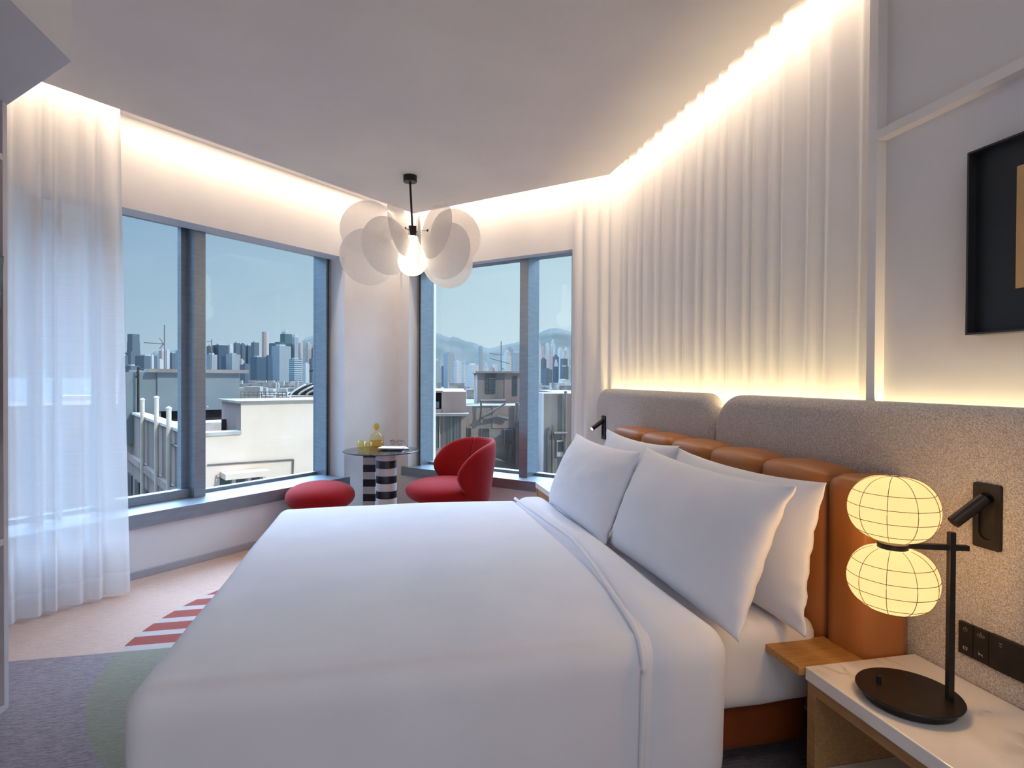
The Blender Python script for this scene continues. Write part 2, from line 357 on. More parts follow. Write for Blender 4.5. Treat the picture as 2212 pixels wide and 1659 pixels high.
M['disc'] = disc_mat()
def tinted(name, col, rough=.0):
    m = bpy.data.materials.new(name); m.use_nodes = True; t = m.node_tree; t.nodes.clear()
    tr = t.nodes.new('ShaderNodeBsdfTransparent'); tr.inputs[0].default_value = col
    g = t.nodes.new('ShaderNodeBsdfGlossy'); g.inputs['Roughness'].default_value = .05
    lw = t.nodes.new('ShaderNodeLayerWeight'); lw.inputs[0].default_value = .25; pw = t.nodes.new('ShaderNodeMath'); pw.operation = 'POWER'; pw.inputs[1].default_value = 4; t.links.new(lw.outputs['Facing'], pw.inputs[0])
    f = t.nodes.new('ShaderNodeMath'); f.operation = 'MULTIPLY_ADD'; f.inputs[1].default_value = .4; f.inputs[2].default_value = .03; t.links.new(pw.outputs[0], f.inputs[0])
    mx = t.nodes.new('ShaderNodeMixShader'); o = t.nodes.new('ShaderNodeOutputMaterial')
    t.links.new(f.outputs[0], mx.inputs[0]); t.links.new(tr.outputs[0], mx.inputs[1]); t.links.new(g.outputs[0], mx.inputs[2]); t.links.new(mx.outputs[0], o.inputs[0]); return m
M['amber'] = tinted('amber_glass', rgb(252, 246, 218)); M['amber_deep'] = tinted('amber_glass_base', rgb(248, 226, 160)); M['lens'] = tinted('clear_lens', rgb(235, 238, 240))
def emis(name, col, s, tex=None):
    m = mat(name, col, .5, emit=(col, s)); return m
M['bulb'] = emis('opal_glass_lit', rgb(255, 240, 216), 2.6)
def lantern():
    m = bpy.data.materials.new('lantern_paper'); m.use_nodes = True; t = m.node_tree; t.nodes.clear()
    tcn = t.nodes.new('ShaderNodeTexCoord'); nn = t.nodes.new('ShaderNodeTexNoise'); nn.inputs['Scale'].default_value = 12; nn.inputs['Detail'].default_value = 4
    t.links.new(tcn.outputs['Object'], nn.inputs['Vector'])
    mx = t.nodes.new('ShaderNodeMix'); mx.data_type = 'RGBA'; mx.inputs[6].default_value = rgb(255, 226, 172); mx.inputs[7].default_value = rgb(252, 212, 146)
    t.links.new(nn.outputs['Fac'], mx.inputs[0])
    e = t.nodes.new('ShaderNodeEmission'); e.inputs[1].default_value = .50; t.links.new(mx.outputs[2], e.inputs[0])
    tl = t.nodes.new('ShaderNodeBsdfTranslucent'); tl.inputs[0].default_value = (.030, .024, .015, 1)
    tr = t.nodes.new('ShaderNodeBsdfTransparent'); tr.inputs[0].default_value = (1, .86, .62, 1)
    m1 = t.nodes.new('ShaderNodeMixShader'); m1.inputs[0].default_value = .16; t.links.new(tl.outputs[0], m1.inputs[1]); t.links.new(tr.outputs[0], m1.inputs[2])
    a = t.nodes.new('ShaderNodeAddShader'); t.links.new(m1.outputs[0], a.inputs[0]); t.links.new(e.outputs[0], a.inputs[1])
    o = t.nodes.new('ShaderNodeOutputMaterial'); t.links.new(a.outputs[0], o.inputs[0]); return m
M['lantern'] = lantern(); M['wire'] = mat('lantern_wire', rgb(120, 96, 62), .6, noise_mix=(60, rgb(108, 86, 56), .4, .6, (1, 1, 1)))
M['led'] = emis('led_lens_lit', rgb(255, 214, 160), 25)

# carpet: one woven pattern of four fields, laid out on the floor in metres
def carpet():
    m = mat('carpet', rgb(200, 170, 156), .95, sheen=.2); t = m.node_tree; b = t.nodes['Principled BSDF']; tcn = t.nodes['Texture Coordinate']
    def Mt(op, a, bb=None, c=None):
        n = t.nodes.new('ShaderNodeMath'); n.operation = op
        for i, v in enumerate((a, bb, c)):
            if v is None: continue
            if hasattr(v, 'type'): t.links.new(v, n.inputs[i])
            else: n.inputs[i].default_value = v
        return n.outputs[0]
    def Mx(f, a, bb):
        n = t.nodes.new('ShaderNodeMix'); n.data_type = 'RGBA'; t.links.new(f, n.inputs[0])
        for i, v in ((6, a), (7, bb)):
            if hasattr(v, 'type'): t.links.new(v, n.inputs[i])
            else: n.inputs[i].default_value = v
        return n.outputs[2]
    sp = t.nodes.new('ShaderNodeSeparateXYZ'); t.links.new(tcn.outputs['Object'], sp.inputs[0]); X, Y = sp.outputs['X'], sp.outputs['Y']
    def streak(sc, st):
        mp = t.nodes.new('ShaderNodeMapping'); mp.inputs['Scale'].default_value = st
        n = t.nodes.new('ShaderNodeTexNoise'); n.inputs['Scale'].default_value = sc; n.inputs['Detail'].default_value = 6; n.inputs['Roughness'].default_value = .7
        t.links.new(tcn.outputs['Object'], mp.inputs[0]); t.links.new(mp.outputs[0], n.inputs['Vector']); return n.outputs['Fac']
    s1 = streak(14, (1.2, 9, 1)); s2 = streak(60, (1, 3, 1))
    st = Mt('MULTIPLY_ADD', s1, .6, Mt('MULTIPLY', s2, .4)); stn = Mt('MULTIPLY_ADD', st, 3.4, -1.2)
    cl = t.nodes.new('ShaderNodeClamp'); t.links.new(stn, cl.inputs[0]); F = cl.outputs[0]
    peach = Mx(F, rgb(182, 150, 134), rgb(212, 184, 168)); purple = Mx(F, rgb(84, 72, 80), rgb(168, 152, 158)); green = Mx(F, rgb(108, 106, 88), rgb(146, 144, 126))
    red = Mx(F, rgb(132, 38, 8), rgb(152, 50, 16)); white = Mx(F, rgb(170, 158, 156), rgb(192, 180, 178))
    dx = Mt('SUBTRACT', X, .119); dy = Mt('SUBTRACT', Y, 3.117); rr = Mt('SQRT', Mt('ADD', Mt('MULTIPLY', dx, dx), Mt('MULTIPLY', dy, dy)))
    inside = Mt('LESS_THAN', rr, 1.412); upper = Mt('GREATER_THAN', Y, 3.117)
    ph = Mt('FRACT', Mt('DIVIDE', Mt('SUBTRACT', Y, 3.117), .1625)); isred = Mt('GREATER_THAN', ph, .37)
    up = Mx(inside, peach, Mx(isred, white, red)); dn = Mx(inside, purple, green)
    t.links.new(Mx(upper, dn, up), b.inputs['Base Color'])
    bp = t.nodes.new('ShaderNodeBump'); bp.inputs['Strength'].default_value = .5; bp.inputs['Distance'].default_value = .004
    t.links.new(s2, bp.inputs['Height']); t.links.new(bp.outputs[0], b.inputs['Normal'])
    return m
M['carpet'] = carpet()

# ------------------------------------------------------------------ room shell
XW, XT, XR = 1.73, 1.69, 1.93       # wall by the picture, its raised trim, wall behind the long curtain
YB, XL = -1.5, -2.3                 # back and left limits of the room
corner = solve(NA, CA, NB, CB); rcorner = solve(NB, CB, XV, XR)
farL = solve(NA, CA, XV, XL)
plan = [(XL, YB), (XR, YB), (XR, rcorner.y), corner.to_tuple()[:2], farL.to_tuple()[:2]]
floor = tag(obj('floor', prism(BM(), [(XL-.3, YB-.3), (XR+.3, YB-.3), (XR+.3, rcorner.y+.5), (corner.x, corner.y+.4), (XL-.3, farL.y+.1)], -.12, 0), M['carpet'], kind='structure'),
    'patterned carpet floor with peach, grey violet and green fields', 'floor')
# dropped ceiling with its edge held off the walls, and the slab above it
cl = [(XL, YB), (XW, YB), (XW, 1.74), (x_in, 1.74), (x_in, kout.y), kin.to_tuple()[:2], solve(NA, cA_in, XV, XL).to_tuple()[:2]]
tag(obj('ceiling', prism(BM(), cl, ZC, ZC+.05), M['ceil'], kind='structure'), 'off white dropped ceiling with a lit cove along its edges', 'ceiling')
tag(obj('ceiling', prism(BM(), plan, 3.06, 3.2), M['ceil'], kind='structure'), 'upper ceiling slab inside the lit cove', 'ceiling')
# left window wall
W0, W1 = .55, 3.52                  # window opening along the left wall
bm = BM(); sL = A.dot(farL)-.3
wbox(bm, PA, sL, W0, CA, CA+.3, 0, 3.2); wbox(bm, PA, W1, A.dot(corner)+.6, CA, CA+.3, 0, 3.2)
wbox(bm, PA, W0, W1, CA, CA+.3, 0, .34); wbox(bm, PA, W0, W1, CA, CA+.185, 2.46, 3.2); wbox(bm, PA, W0, W1, CA+.185, CA+.45, 2.60, 3.2)
tag(obj('wall_left', bm, M['wall'], kind='structure'), 'off white wall around the wide left window', 'wall')
# right window wall
V0, V1 = 2.10, 3.92
zs, zh = .457, 2.436
bm = BM(); b_end = B.dot(corner)
wbox(bm, PB, B.dot(rcorner)-.4, V0, CB, CB+.3, 0, 3.2); wbox(bm, PB, V1, b_end+.02, CB, CB+.3, 0, 3.2)
wbox(bm, PB, V0, V1, CB, CB+.3, 0, .368); wbox(bm, PB, V0, V1, CB, CB+.105, zh, 3.2); wbox(bm, PB, V0, V1, CB+.105, CB+.45, 2.58, 3.2)
tag(obj('wall_corner', bm, M['wall'], kind='structure'), 'off white wall around the narrower right window', 'wall')
# wall behind the headboard: picture bay, curtain recess
bm = BM(); box(bm, XW, XR+.2, YB, 1.70, 0, 3.2); box(bm, XR, XR+.2, 1.70, rcorner.y+.4, 0, 3.2)
tag(obj('wall_right', bm, M['wall'], kind='structure'), 'warm white wall behind the headboard and the framed picture', 'wall')
tag(obj('wall_back', box(BM(), XL-.2, XR+.2, YB-.2, YB, 0, 3.2), M['wall'], kind='structure'), 'wall behind the viewer', 'wall')
tag(obj('wall_entry', box(BM(), XL-.2, XL, YB-.2, farL.y+.2, 0, 3.2), M['wall'], kind='structure'), 'wall behind the cabinet', 'wall')
# bulkhead over the cabinet
bc = Vector((-1.085, 2.272, 0)); bm = BM()
far = bc + B*2.2
prism(bm, [(bc.x, YB), (bc.x, bc.y), (far.x, far.y), (XL, far.y), (XL, YB)], 2.45, ZC)
tag(obj('trim_1', bm, M['wall'], kind='structure'), 'boxed bulkhead hanging below the ceiling over the cabinet', 'bulkhead')
# raised trim on the picture wall
bm = BM(); box(bm, XT, XR+.05, 1.70, 1.736, 0, 3.05)
tag(obj('trim_2', bm, M['trim'], kind='structure'), 'vertical white trim between the long curtain and the picture wall', 'trim')
bm = BM(); box(bm, XT, XW+.01, YB, 1.70, 2.205, 2.238)
tag(obj('trim_3', bm, M['trim'], kind='structure'), 'horizontal white trim rail above the framed picture', 'trim')
tag(obj('baseboard_left', wbox(BM(), PA, sL+.3, A.dot(corner)-.01, CA-.014, CA+.01, 0, .052), M['skirting'], kind='structure', bevel=.003), 'low grey white baseboard under the left window', 'baseboard')
tag(obj('baseboard_right', wbox(BM(), PB, B.dot(rcorner)+.02, B.dot(corner)-.016, CB-.014, CB+.01, 0, .052), M['skirting'], kind='structure', bevel=.003), 'low grey white baseboard under the right window', 'baseboard')

# windows
w1 = thing('window_1', 'wide aluminium window with a sliding left pane over the city', 'window', PA(2.3, 4.37, .435), kind='structure')
bm = BM(); wbox(bm, PA, W0, W1+.05, CA-.025, CA+.42, .34, .435)
sill = obj('window_sill', bm, M['alu'], w1, world=True, bevel=.003)
def frame_bars(P, parts, parent, name, m='alu', bev=.002):
    bm = BM()
    for a in parts: wbox(bm, P, *a)
    return obj(name, bm, M[m], parent, world=True, bevel=bev)
frame_bars(PA, [(3.471, W1+.03, 4.375, 4.56, .435, 2.60), (W0, W1, 4.50, 4.56, .435, .462), (W0, W1, 4.44, 4.56, 2.50, 2.60)], w1, 'window_frame')
frame_bars(PA, [(3.489, 3.497, 4.368, 4.376, .435, 2.46), (W0, W1, 4.364, 4.374, 2.462, 2.50)], w1, 'near_black', 'near_black')  # black strips put the shadow of the frame gaps into colour
frame_bars(PA, [(2.26, 2.347, 4.372, 4.56, .435, 2.60)], w1, 'mullion')
frame_bars(PA, [(1.66, 1.737, 4.372, 4.56, .435, 2.60)], w1, 'mullion')
frame_bars(PA, [(1.737, 2.26, 4.43, 4.50, .435, .500), (2.215, 2.262, 4.475, 4.53, .435, 2.60), (1.735, 1.775, 4.475, 4.53, .435, 2.60)], w1, 'sash')
frame_bars(PA, [(1.43, 1.46, 4.44, 4.52, .435, 2.60), (1.30, 1.36, 4.44, 4.52, .435, 2.60)], w1, 'sash')
for a, b_ in ((W0, 1.66), (1.737, 2.26), (2.347, 3.471)):
    obj('pane', wbox(BM(), PA, a, b_, 4.532, 4.538, .46, 2.55), M['pane'], w1, world=True)
w2 = thing('window_2', 'narrower aluminium window with one mullion behind the red chair', 'window', PB(2.9, 4.42, zs), kind='structure')
obj('window_sill', wbox(BM(), PB, V0, 4.0, CB-.02, CB+.40, .368, zs), M['alu'], w2, world=True, bevel=.003)
frame_bars(PB, [(3.87, V1+.03, 4.42, 4.62, zs, 2.58), (V0-.03, 2.17, 4.42, 4.62, zs, 2.58), (V0, V1, 4.55, 4.62, zs, zs+.026), (V0, V1, 4.50, 4.62, 2.46, 2.58)], w2, 'window_frame')
frame_bars(PB, [(3.885, 3.892, 4.412, 4.421, zs, zh), (V0, V1, 4.398, 4.408, zh+.002, zh+.03)], w2, 'near_black', 'near_black')  # black strips again stand in for the shadow gaps
frame_bars(PB, [(2.60, 2.69, 4.416, 4.62, zs, 2.58)], w2, 'mullion')
for a, b_ in ((2.17, 2.60), (2.69, 3.87)):
    obj('pane', wbox(BM(), PB, a, b_, 4.582, 4.588, zs+.02, 2.52), M['pane'], w2, world=True)

# ------------------------------------------------------------------ curtains
def curtain(name, label, pts, z0, z1, lam, amp, m, hem, seed, flare=.04, end_flare=0):
    """pts: plan path; folds travel along it"""
    rnd = random.Random(seed); pts = [Vector(p[:2]+(0,)) if not isinstance(p, Vector) else Vector((p.x, p.y, 0)) for p in pts]
    seg = [(pts[i+1]-pts[i]).length for i in range(len(pts)-1)]; L = sum(seg)
    def at_s(s):
        for i, l in enumerate(seg):
            if s <= l or i == len(seg)-1:
                d = (pts[i+1]-pts[i]).normalized(); return pts[i]+d*s, Vector((d.y, -d.x, 0))
            s -= l
    ph = [0]; s = 0; NS = int(L/.011); curph = 0; k = 1; phs = []
    for i in range(NS+1):
        k = lam*(1+.45*noise.noise(Vector((i*.011*3.1, seed, .3))))
        curph += .011/k*2*PI; phs.append(curph)
    rows = [z0, z0+.012] + [z0 + (z1-z0)*t for t in [j/22 for j in range(1, 23)]]
    hz = z0+.13
    rows = sorted(set([z0, z0+.02, z0+.075, hz] + [hz+(z1-hz)*j/20 for j in range(1, 21)]))
    bmc = BM(); bmh = BM(); prev = None; prevz = None
    for z in rows:
        t = (z1-z)/(z1-z0); r = []
        for i in range(NS+1):
            s = L*i/NS; p, n = at_s(s)
            a = amp*(.75+.35*t)*(1+.35*noise.noise(Vector((s*4, seed+2, 0))))
            off = a*math.sin(phs[i]+.8*math.sin(phs[i]*.5+seed) + .9*t*noise.noise(Vector((s*2.2, seed+5, t*1.0)))*1.2) + flare*t*noise.noise(Vector((s*2.5, seed+9, 0)))
            e = end_flare*t*(s/L)**6
            d = (at_s(min(L, s+.001))[0]-at_s(max(0, s-.001))[0]).normalized()
            q = p + n*off + d*e
            r.append(Vector((q.x, q.y, z)))
        if prev:
            b_ = bmh if z <= hz+1e-6 else bmc
            va = [b_.verts.new(v) for v in prev]; vb = [b_.verts.new(v) for v in r]
            for i in range(NS): b_.faces.new((va[i], va[i+1], vb[i+1], vb[i]))
        prev = r
    for b_ in (bmc, bmh): bmesh.ops.remove_doubles(b_, verts=b_.verts, dist=1e-5)
    root = thing(name, label, 'curtain', (pts[0].x, pts[0].y, z0))
    obj('fabric', bmc, m, root, smooth=True, world=True); obj('hem', bmh, hem, root, smooth=True, world=True)
    return root
curtain('sheer_curtain', 'sheer white curtain hanging left of the wide window beside the cabinet', [PA(.75, 3.95), PA(1.585, 3.95)], .015, 3.03, .088, .030, M['sheer'], M['hem'], 3, .05, .05)
ccor = solve(NB, 4.235, XV, 1.77)
curtain('sheer_curtain', 'long white pleated curtain behind the headboard, from right window to trim', [PB(2.05, 4.235), PB(B.dot(ccor)+.08, 4.235), (1.77, ccor.y-.1), (1.77, 1.775)], .015, 3.03, .125, .017, M['sheer_r'], M['hem'], 11, .02)

# ------------------------------------------------------------------ cabinet and television at the left edge
cab = thing('media_cabinet', 'tall pale cabinet with open shelves at the left edge under the bulkhead', 'cabinet', (-1.75, 1.9, 0))
cx0, cx1 = -2.05, -1.51
obj('side_panel', box(BM(), cx0, cx1, 2.655, 2.683, 0, 2.449), M['cab'], cab, world=True, bevel=.001)
obj('side_panel', box(BM(), cx0, cx1, 1.0, 1.028, 0, 2.449), M['cab'], cab, world=True, bevel=.001)
obj('back_panel', box(BM(), cx0, cx0+.02, 1.028, 2.655, .02, 2.449), M['cab_in'], cab, world=True)
for z in (.0, .672, 2.212): obj('shelf', box(BM(), cx0+.02, cx1, 1.028, 2.655, z, z+.026), M['cab'], cab, world=True, bevel=.001)
obj('back_board', box(BM(), cx0+.25, cx0+.27, 1.028, 2.655, .70, 2.21), M['cab_in'], cab, world=True)
tv = thing('television', 'slim dark television tilted forward on the cabinet at left edge', 'television', (-1.47, 1.9, 1.44)); tv.rotation_euler = (0, math.radians(3.2), 0)
bm = BM(); box(bm, -.012, .018, -.62, .625, -.37, .37); obj('casing', bm, M['bezel'], tv, bevel=.003)
obj('screen', box(BM(), .0181, .0195, -.612, .617, -.36, .362), M['tv'], tv)
obj('bracket', box(BM(), -.305, -.012, -.12, .12, -.1, .1), M['bezel'], tv)

# ------------------------------------------------------------------ bed
bed = thing('bed_base', 'low brown leather bed base under the white mattress', 'bed', (.4, 2.52, 0))
obj('side_rail', softbox(-.55, 1.39, 1.66, 3.38, .125, .285, .02, (10, 10, 4)), M['brown_leather'], bed, smooth=True, world=True)
for x in (-.35, 1.2):
    for y in (1.9, 3.15): obj('leg', box(BM(), x-.04, x+.04, y-.04, y+.04, 0, .13), M['near_black'], bed, world=True)
def md(p, n): return Vector((0, 0, .004*nz(p, 3))) + n*(.004*nz(p, 7, 3))
mt = obj('mattress', softbox(-.58, 1.395, 1.60, 3.42, .287, .565, .055, (30, 26, 10), md), M['sheet'], smooth=True)
tag(mt, 'white mattress in a fitted sheet on the leather base', 'mattress')
bs = BM()
# loose skirt of the fitted sheet on the near side
def duv(p, n):
    o = Vector((0, 0, 0))
    top = max(0, n.z)
    o.z += top*(.014*nz(p, 1.1, 4) + .005*nz(p, 3, 1) + .012*(1-((p.x-.1)/.8)**2)*.5)
    side = max(0, -n.y)
    o.y += -side*(.012*math.sin(p.x*5+1)*(.61-p.z)/.4 + .014*nz((p.x*2, 0, p.z), 1.2, 7)*(.7-p.z)*2)
    o.x += -max(0, -n.x)*(.02*nz((p.y*2, 0, p.z), 1, 9)*(.7-p.z)*2)
    return o
dv = thing('duvet', 'smooth white duvet covering the bed, its sheet turned down', 'duvet', (.1, 2.5, .3))
obj('cover', softbox(-.615, .80, 1.462, 3.455, .16, .606, .066, (52, 60, 22), duv, 'xyYZX'), M['white_linen'], dv, smooth=True, world=True)
def seam_x(y, z):
    t = max(0, (y-1.46)/2.0); q = min(1, max(0, (.60-z)/.1))
    top = -.045 + .135*math.sin(min(1, t*1.5)*PI/2) - .07*max(0, t-.5)*2
    return top*(1-q) - .045*q
def band(p, n):
    o = duv(p, n)
    f = max(0, 1-(p.x-.73)/.2); o.x += f*seam_x(p.y, p.z)
    o.x += max(0, (p.x-.9)/.075)*(.012*nz(p, 4, 2))
    return o
obj('turned_down_sheet', softbox(.735, .978, 1.440, 3.468, .15, .630, .09, (20, 60, 22), band, 'xyYZX'), M['white_linen'], dv, smooth=True, world=True)

fe = BM(); path = []
for i in range(56): path.append(Vector((.738, 3.40-(3.40-1.53)*i/55, .619)))
for i in range(1, 11):
    a = i/11*PI/2; path.append(Vector((.738, 1.53-.082*math.sin(a), .537+.082*math.cos(a))))
for i in range(24): path.append(Vector((.738, 1.448, .537-.377*i/23)))
tube(fe, [p + duv(p, (Vector((0, 0, 1)) if p.y > 1.53 else Vector((0, -1, 0)))) + Vector((seam_x(p.y, p.z), 0, 0)) for p in path], .0088, 10)
for v in fe.verts: v.co.x += .002*noise.noise(v.co*6)
obj('folded_edge', fe, M['white_linen'], dv, smooth=True, world=True)

def pillow(label, xb, xt, y0, y1, zb, zt, th=.19, seed=0, roll=0, slump=0):
    """stands on its long edge, leaning from (xb, zb) to (xt, zt)"""
    bm = BM(); nu, nv = 44, 26; L = (y1-y0)/2; Hh = math.hypot(xt-xb, zt-zb)/2
    def P(u, v, side):
        uu = math.sin(u*PI/2*.999) if False else u
        ears = abs(u)**6*abs(v)**6
        x = L*uu*(1 - .055*(1-v*v)*abs(u)**3 ) * (1+.012*ears)
        y = Hh*v*(1 - .11*(1-abs(u)**2.2)*abs(v)**3 if v > 0 else 1 - .05*(1-u*u)*abs(v)**3)
        e = (max(0, 1-abs(u)**2.6)**.55)*(max(0, 1-abs(v)**2.4)**.6)
        wr = 1 + .10*noise.noise(Vector((u*2.2+seed, v*2.2, side*3))) + .05*noise.noise(Vector((u*6, v*6+seed, side)))
        t = th/2*e*wr*(1.0-.10*v)
        fl = .006*noise.noise(Vector((u*5+seed, v*5, 7)))*(abs(u)**8+abs(v)**8) + slump*(abs(u)**3)*(-v if v < 0 else 0)
        return Vector((x, y, side*t + fl + (.004*math.sin(v*18+seed)*abs(u)**10)))
    g = {}
    for side in (1, -1):
        for i in range(nu+1):
            for j in range(nv+1):
                u = -1+2*i/nu; v = -1+2*j/nv
                u = math.copysign(1-(1-abs(u))**1.5, u); v = math.copysign(1-(1-abs(v))**1.5, v)
                edge = i in (0, nu) or j in (0, nv)
                if edge and side == -1: g[(side, i, j)] = g[(1, i, j)]; continue
                g[(side, i, j)] = bm.verts.new(P(u, v, side))
    for i in range(nu):
        for j in range(nv):
            a = [g[(1, i, j)], g[(1, i+1, j)], g[(1, i+1, j+1)], g[(1, i, j+1)]]; bm.faces.new(a)
            b_ = [g[(-1, i, j)], g[(-1, i, j+1)], g[(-1, i+1, j+1)], g[(-1, i+1, j)]]; bm.faces.new(b_)
    yv = Vector((xt-xb, 0, zt-zb)).normalized(); xv = Vector((0, -1, 0)); xv = Matrix.Rotation(roll, 3, 'Z') @ xv; zv = xv.cross(yv)
    m = Matrix((xv, yv, zv)).transposed().to_4x4(); m.translation = Vector(((xb+xt)/2, (y0+y1)/2, (zb+zt)/2))
    bm.transform(m)
    bmesh.ops.recalc_face_normals(bm, faces=bm.faces)
    o = obj('pillow', bm, M['white_linen'], smooth=True)
    return tag(o, label, 'pillow', 'bed pillows')
pillow('large white pillow leaning in front on the near side, closest to the table lamp', 1.00, 1.185, 1.47, 2.475, .585, 1.035, .20, 1)
pillow('white pillow behind the near front one, against the tan leather cushions', 1.245, 1.32, 1.50, 2.43, .565, 1.035, .13, 2)
pillow('white pillow leaning in front on the far side of the bed by the window', 0.95, 1.13, 2.41, 3.31, .60, 1.02, .20, 3)
pillow('white pillow at the back on the far side, its corner by the reading light', 1.24, 1.315, 2.40, 3.28, .575, 1.045, .13, 4)

# ------------------------------------------------------------------ tan channel cushions and grey headboard
lb = thing('leather_backrest', 'tan leather backrest of vertical padded channels behind the pillows', 'headboard', (1.5, 2.5, .3))
seams = [1.45, 1.615, 1.968, 2.33, 2.69, 3.044, 3.455]
for i in range(6):
    y0, y1 = seams[i], seams[i+1]; last = i == 0
    def cd(p, n, y0=y0, y1=y1, last=last):
        t = (p.y-y0)/(y1-y0); bulge = (4*t*(1-t))
        o = Vector((0, 0, 0))
        if n.x < .3: o.x -= (.014*bulge if not last else .01*math.sin(t*PI/2))*max(0, -n.x)
        if n.z > .05: o.z += .012*(bulge-1)*n.z*(0 if last and t < .5 else 1)
        return o
    if last:
        bm = softbox(1.415, 1.598, y0-.0, y1, .20, 1.05, .045, (10, 10, 24), cd)
    else: bm = softbox(1.415, 1.598, y0, y1, .20, 1.056, .05, (10, 12, 24), cd)
    obj('channel_cushion', bm, M['leather'], lb, smooth=True, world=True)
def arc(cx_, cz, r, a0, a1, n=10): return [(cx_+r*math.cos(a0+(a1-a0)*i/n), cz+r*math.sin(a0+(a1-a0)*i/n)) for i in range(n+1)]
def padded(name, label, outline, x0, x1, r):
    """upholstered slab in the Y-Z plane with a rounded rim towards the room"""
    bm = BM(); n = len(outline); cy = sum(p[0] for p in outline)/n; cz = sum(p[1] for p in outline)/n
    rings = []
    def inset(d):
        out = []
        for i in range(n):
            a = Vector(outline[i-1]); b_ = Vector(outline[i]); c = Vector(outline[(i+1) % n])
            t1 = (b_-a).normalized() if (b_-a).length > 1e-6 else (c-b_).normalized(); t2 = (c-b_).normalized() if (c-b_).length > 1e-6 else t1
            nn = Vector((-(t1+t2).y, (t1+t2).x)); nn.normalize()
            out.append(b_ + nn*d)
        return out
    for k in range(9):
        a = k/8*PI/2; d = r*(1-math.sin(a)) ; xx = x0 + r*(1-math.cos(a))
        q = inset(d); rings.append([bm.verts.new((xx, p.x, p.y)) for p in q])
    rings.append([bm.verts.new((x1, p[0], p[1])) for p in outline])
    for a, b_ in zip(rings, rings[1:]):
        for i in range(n): bm.faces.new((a[i], b_[i], b_[(i+1) % n], a[(i+1) % n]))
    bm.faces.new(rings[0]); bm.faces.new(rings[-1][::-1])
    bmesh.ops.recalc_face_normals(bm, faces=bm.faces)
    return tag(obj(name, bm, M['boucle'], smooth=True), label, 'headboard', 'grey headboard panels')
z1 = 1.279
def panel_outline(ya, yb, z0, zt, ra, rb):
    """counter-clockwise in (y, z); ra at the low-y end, rb at the high-y end"""
    o = [(yb, z0)] + arc(yb-rb, zt-rb, rb, 0, PI/2, 14) + arc(ya+ra, zt-ra, ra, PI/2, PI, 18) + [(ya, z0)]
    return o
padded('headboard_panel', 'long grey boucle headboard panel behind lamp, sconce and sockets', panel_outline(.86, 2.588, .04, z1, .30, .19), 1.602, 1.695, .045)
padded('headboard_panel', 'shorter grey boucle headboard panel on the window side, lit reading light on it', panel_outline(2.592, 4.262, .04, z1, .17, .17), 1.602, 1.695, .045)

# ------------------------------------------------------------------ nightstand on the near side, ledge, far nightstand
ns = thing('nightstand', 'oak nightstand with thick white marble top beside the bed', 'nightstand', (1.4, 1.07, 0))
obj('marble_top', box(BM(), 1.205, 1.597, .70, 1.446, .466, .505), M['marble'], ns, world=True, bevel=.003)
obj('side_panel', box(BM(), 1.212, 1.597, 1.411, 1.444, .0, .4655), M['wood_y'], ns, world=True, bevel=.001)
obj('side_panel', box(BM(), 1.212, 1.597, .702, .735, .0, .4655), M['wood_y'], ns, world=True, bevel=.001)
obj('top_panel', box(BM(), 1.212, 1.597, .735, 1.411, .433, .4655), M['wood_y'], ns, world=True, bevel=.001)
obj('back_panel', box(BM(), 1.58, 1.597, .735, 1.411, .0, .433), M['wood'], ns, world=True)
obj('lower_shelf', box(BM(), 1.172, 1.58, .735, 1.4105, .19, .222), M['marble'], ns, world=True, bevel=.002)
tag(obj('wooden_ledge', box(BM(), 1.186, 1.413, 1.448, 1.612, .478, .502), M['wood'], bevel=.0015), 'small oak ledge between the mattress and the marble nightstand', 'ledge')
n2 = thing('nightstand', 'far nightstand with white marble top mostly hidden behind the pillows', 'nightstand', (1.4, 3.9, 0))
fp = Vector((1.19, 3.60))
obj('marble_top', box(BM(), 1.10, 1.597, 3.56, 4.20, .52, .56), M['marble'], n2, world=True, bevel=.003)
bm = BM(); box(bm, 1.107, 1.597, 3.562, 3.595, 0, .5195); obj('side_panel', bm, M['wood_y'], n2, world=True)
bm = BM(); box(bm, 1.107, 1.597, 4.165, 4.198, 0, .5195); obj('side_panel', bm, M['wood_y'], n2, world=True)
obj('drawer', box(BM(), 1.112, 1.59, 3.595, 4.165, .30, .5195), M['wood_y'], n2, world=True)

# ------------------------------------------------------------------ table lamp
ZM = .505
tl = thing('table_lamp', 'black table lamp with two glowing paper lantern shades on the marble nightstand', 'lamp', (1.34, 1.23, ZM))
obj('base', lathe(BM(), [(.098, 0), (.105, .004), (.108, .02), (.119, .0235), (.121, .027), (.119, .030), (0, .031)], (1.34, 1.23, ZM), 64), M['black'], tl, smooth=False, world=True)
px, py = 1.404, 1.172
dirL = Vector((1.266-px, 1.212-py, 0)).normalized()
obj('dimmer_knob', lathe(BM(), [(.006, 0), (.006, .02), (.0055, .0205), (0, .0205)], (1.294, 1.277, ZM+.03), 20), M['black_gloss'], tl, world=True)
bm = BM(); prism(bm, [(px+a*.0072*dirL.x - b_*.0072*dirL.y, py+a*.0072*dirL.y + b_*.0072*dirL.x) for a, b_ in ((-1, -1), (1, -1), (1, 1), (-1, 1))], ZM+.03, .965)
obj('pole', bm, M['black'], tl, world=True, bevel=.0008)
rc = Vector((1.266, 1.212, .928)); pa = Vector((px, py, .928))
obj('arm', bar(BM(), pa-dirL*.040+Vector((0, 0, -.003)), rc-dirL*.033, .0066, square=True), M['black'], tl, world=True)
bm = lathe(BM(), [(.0335, -.007), (.0345, -.007), (.0345, .007), (.0335, .007)], rc, 48)
obj('collar', bm, M['black'], tl, world=True)
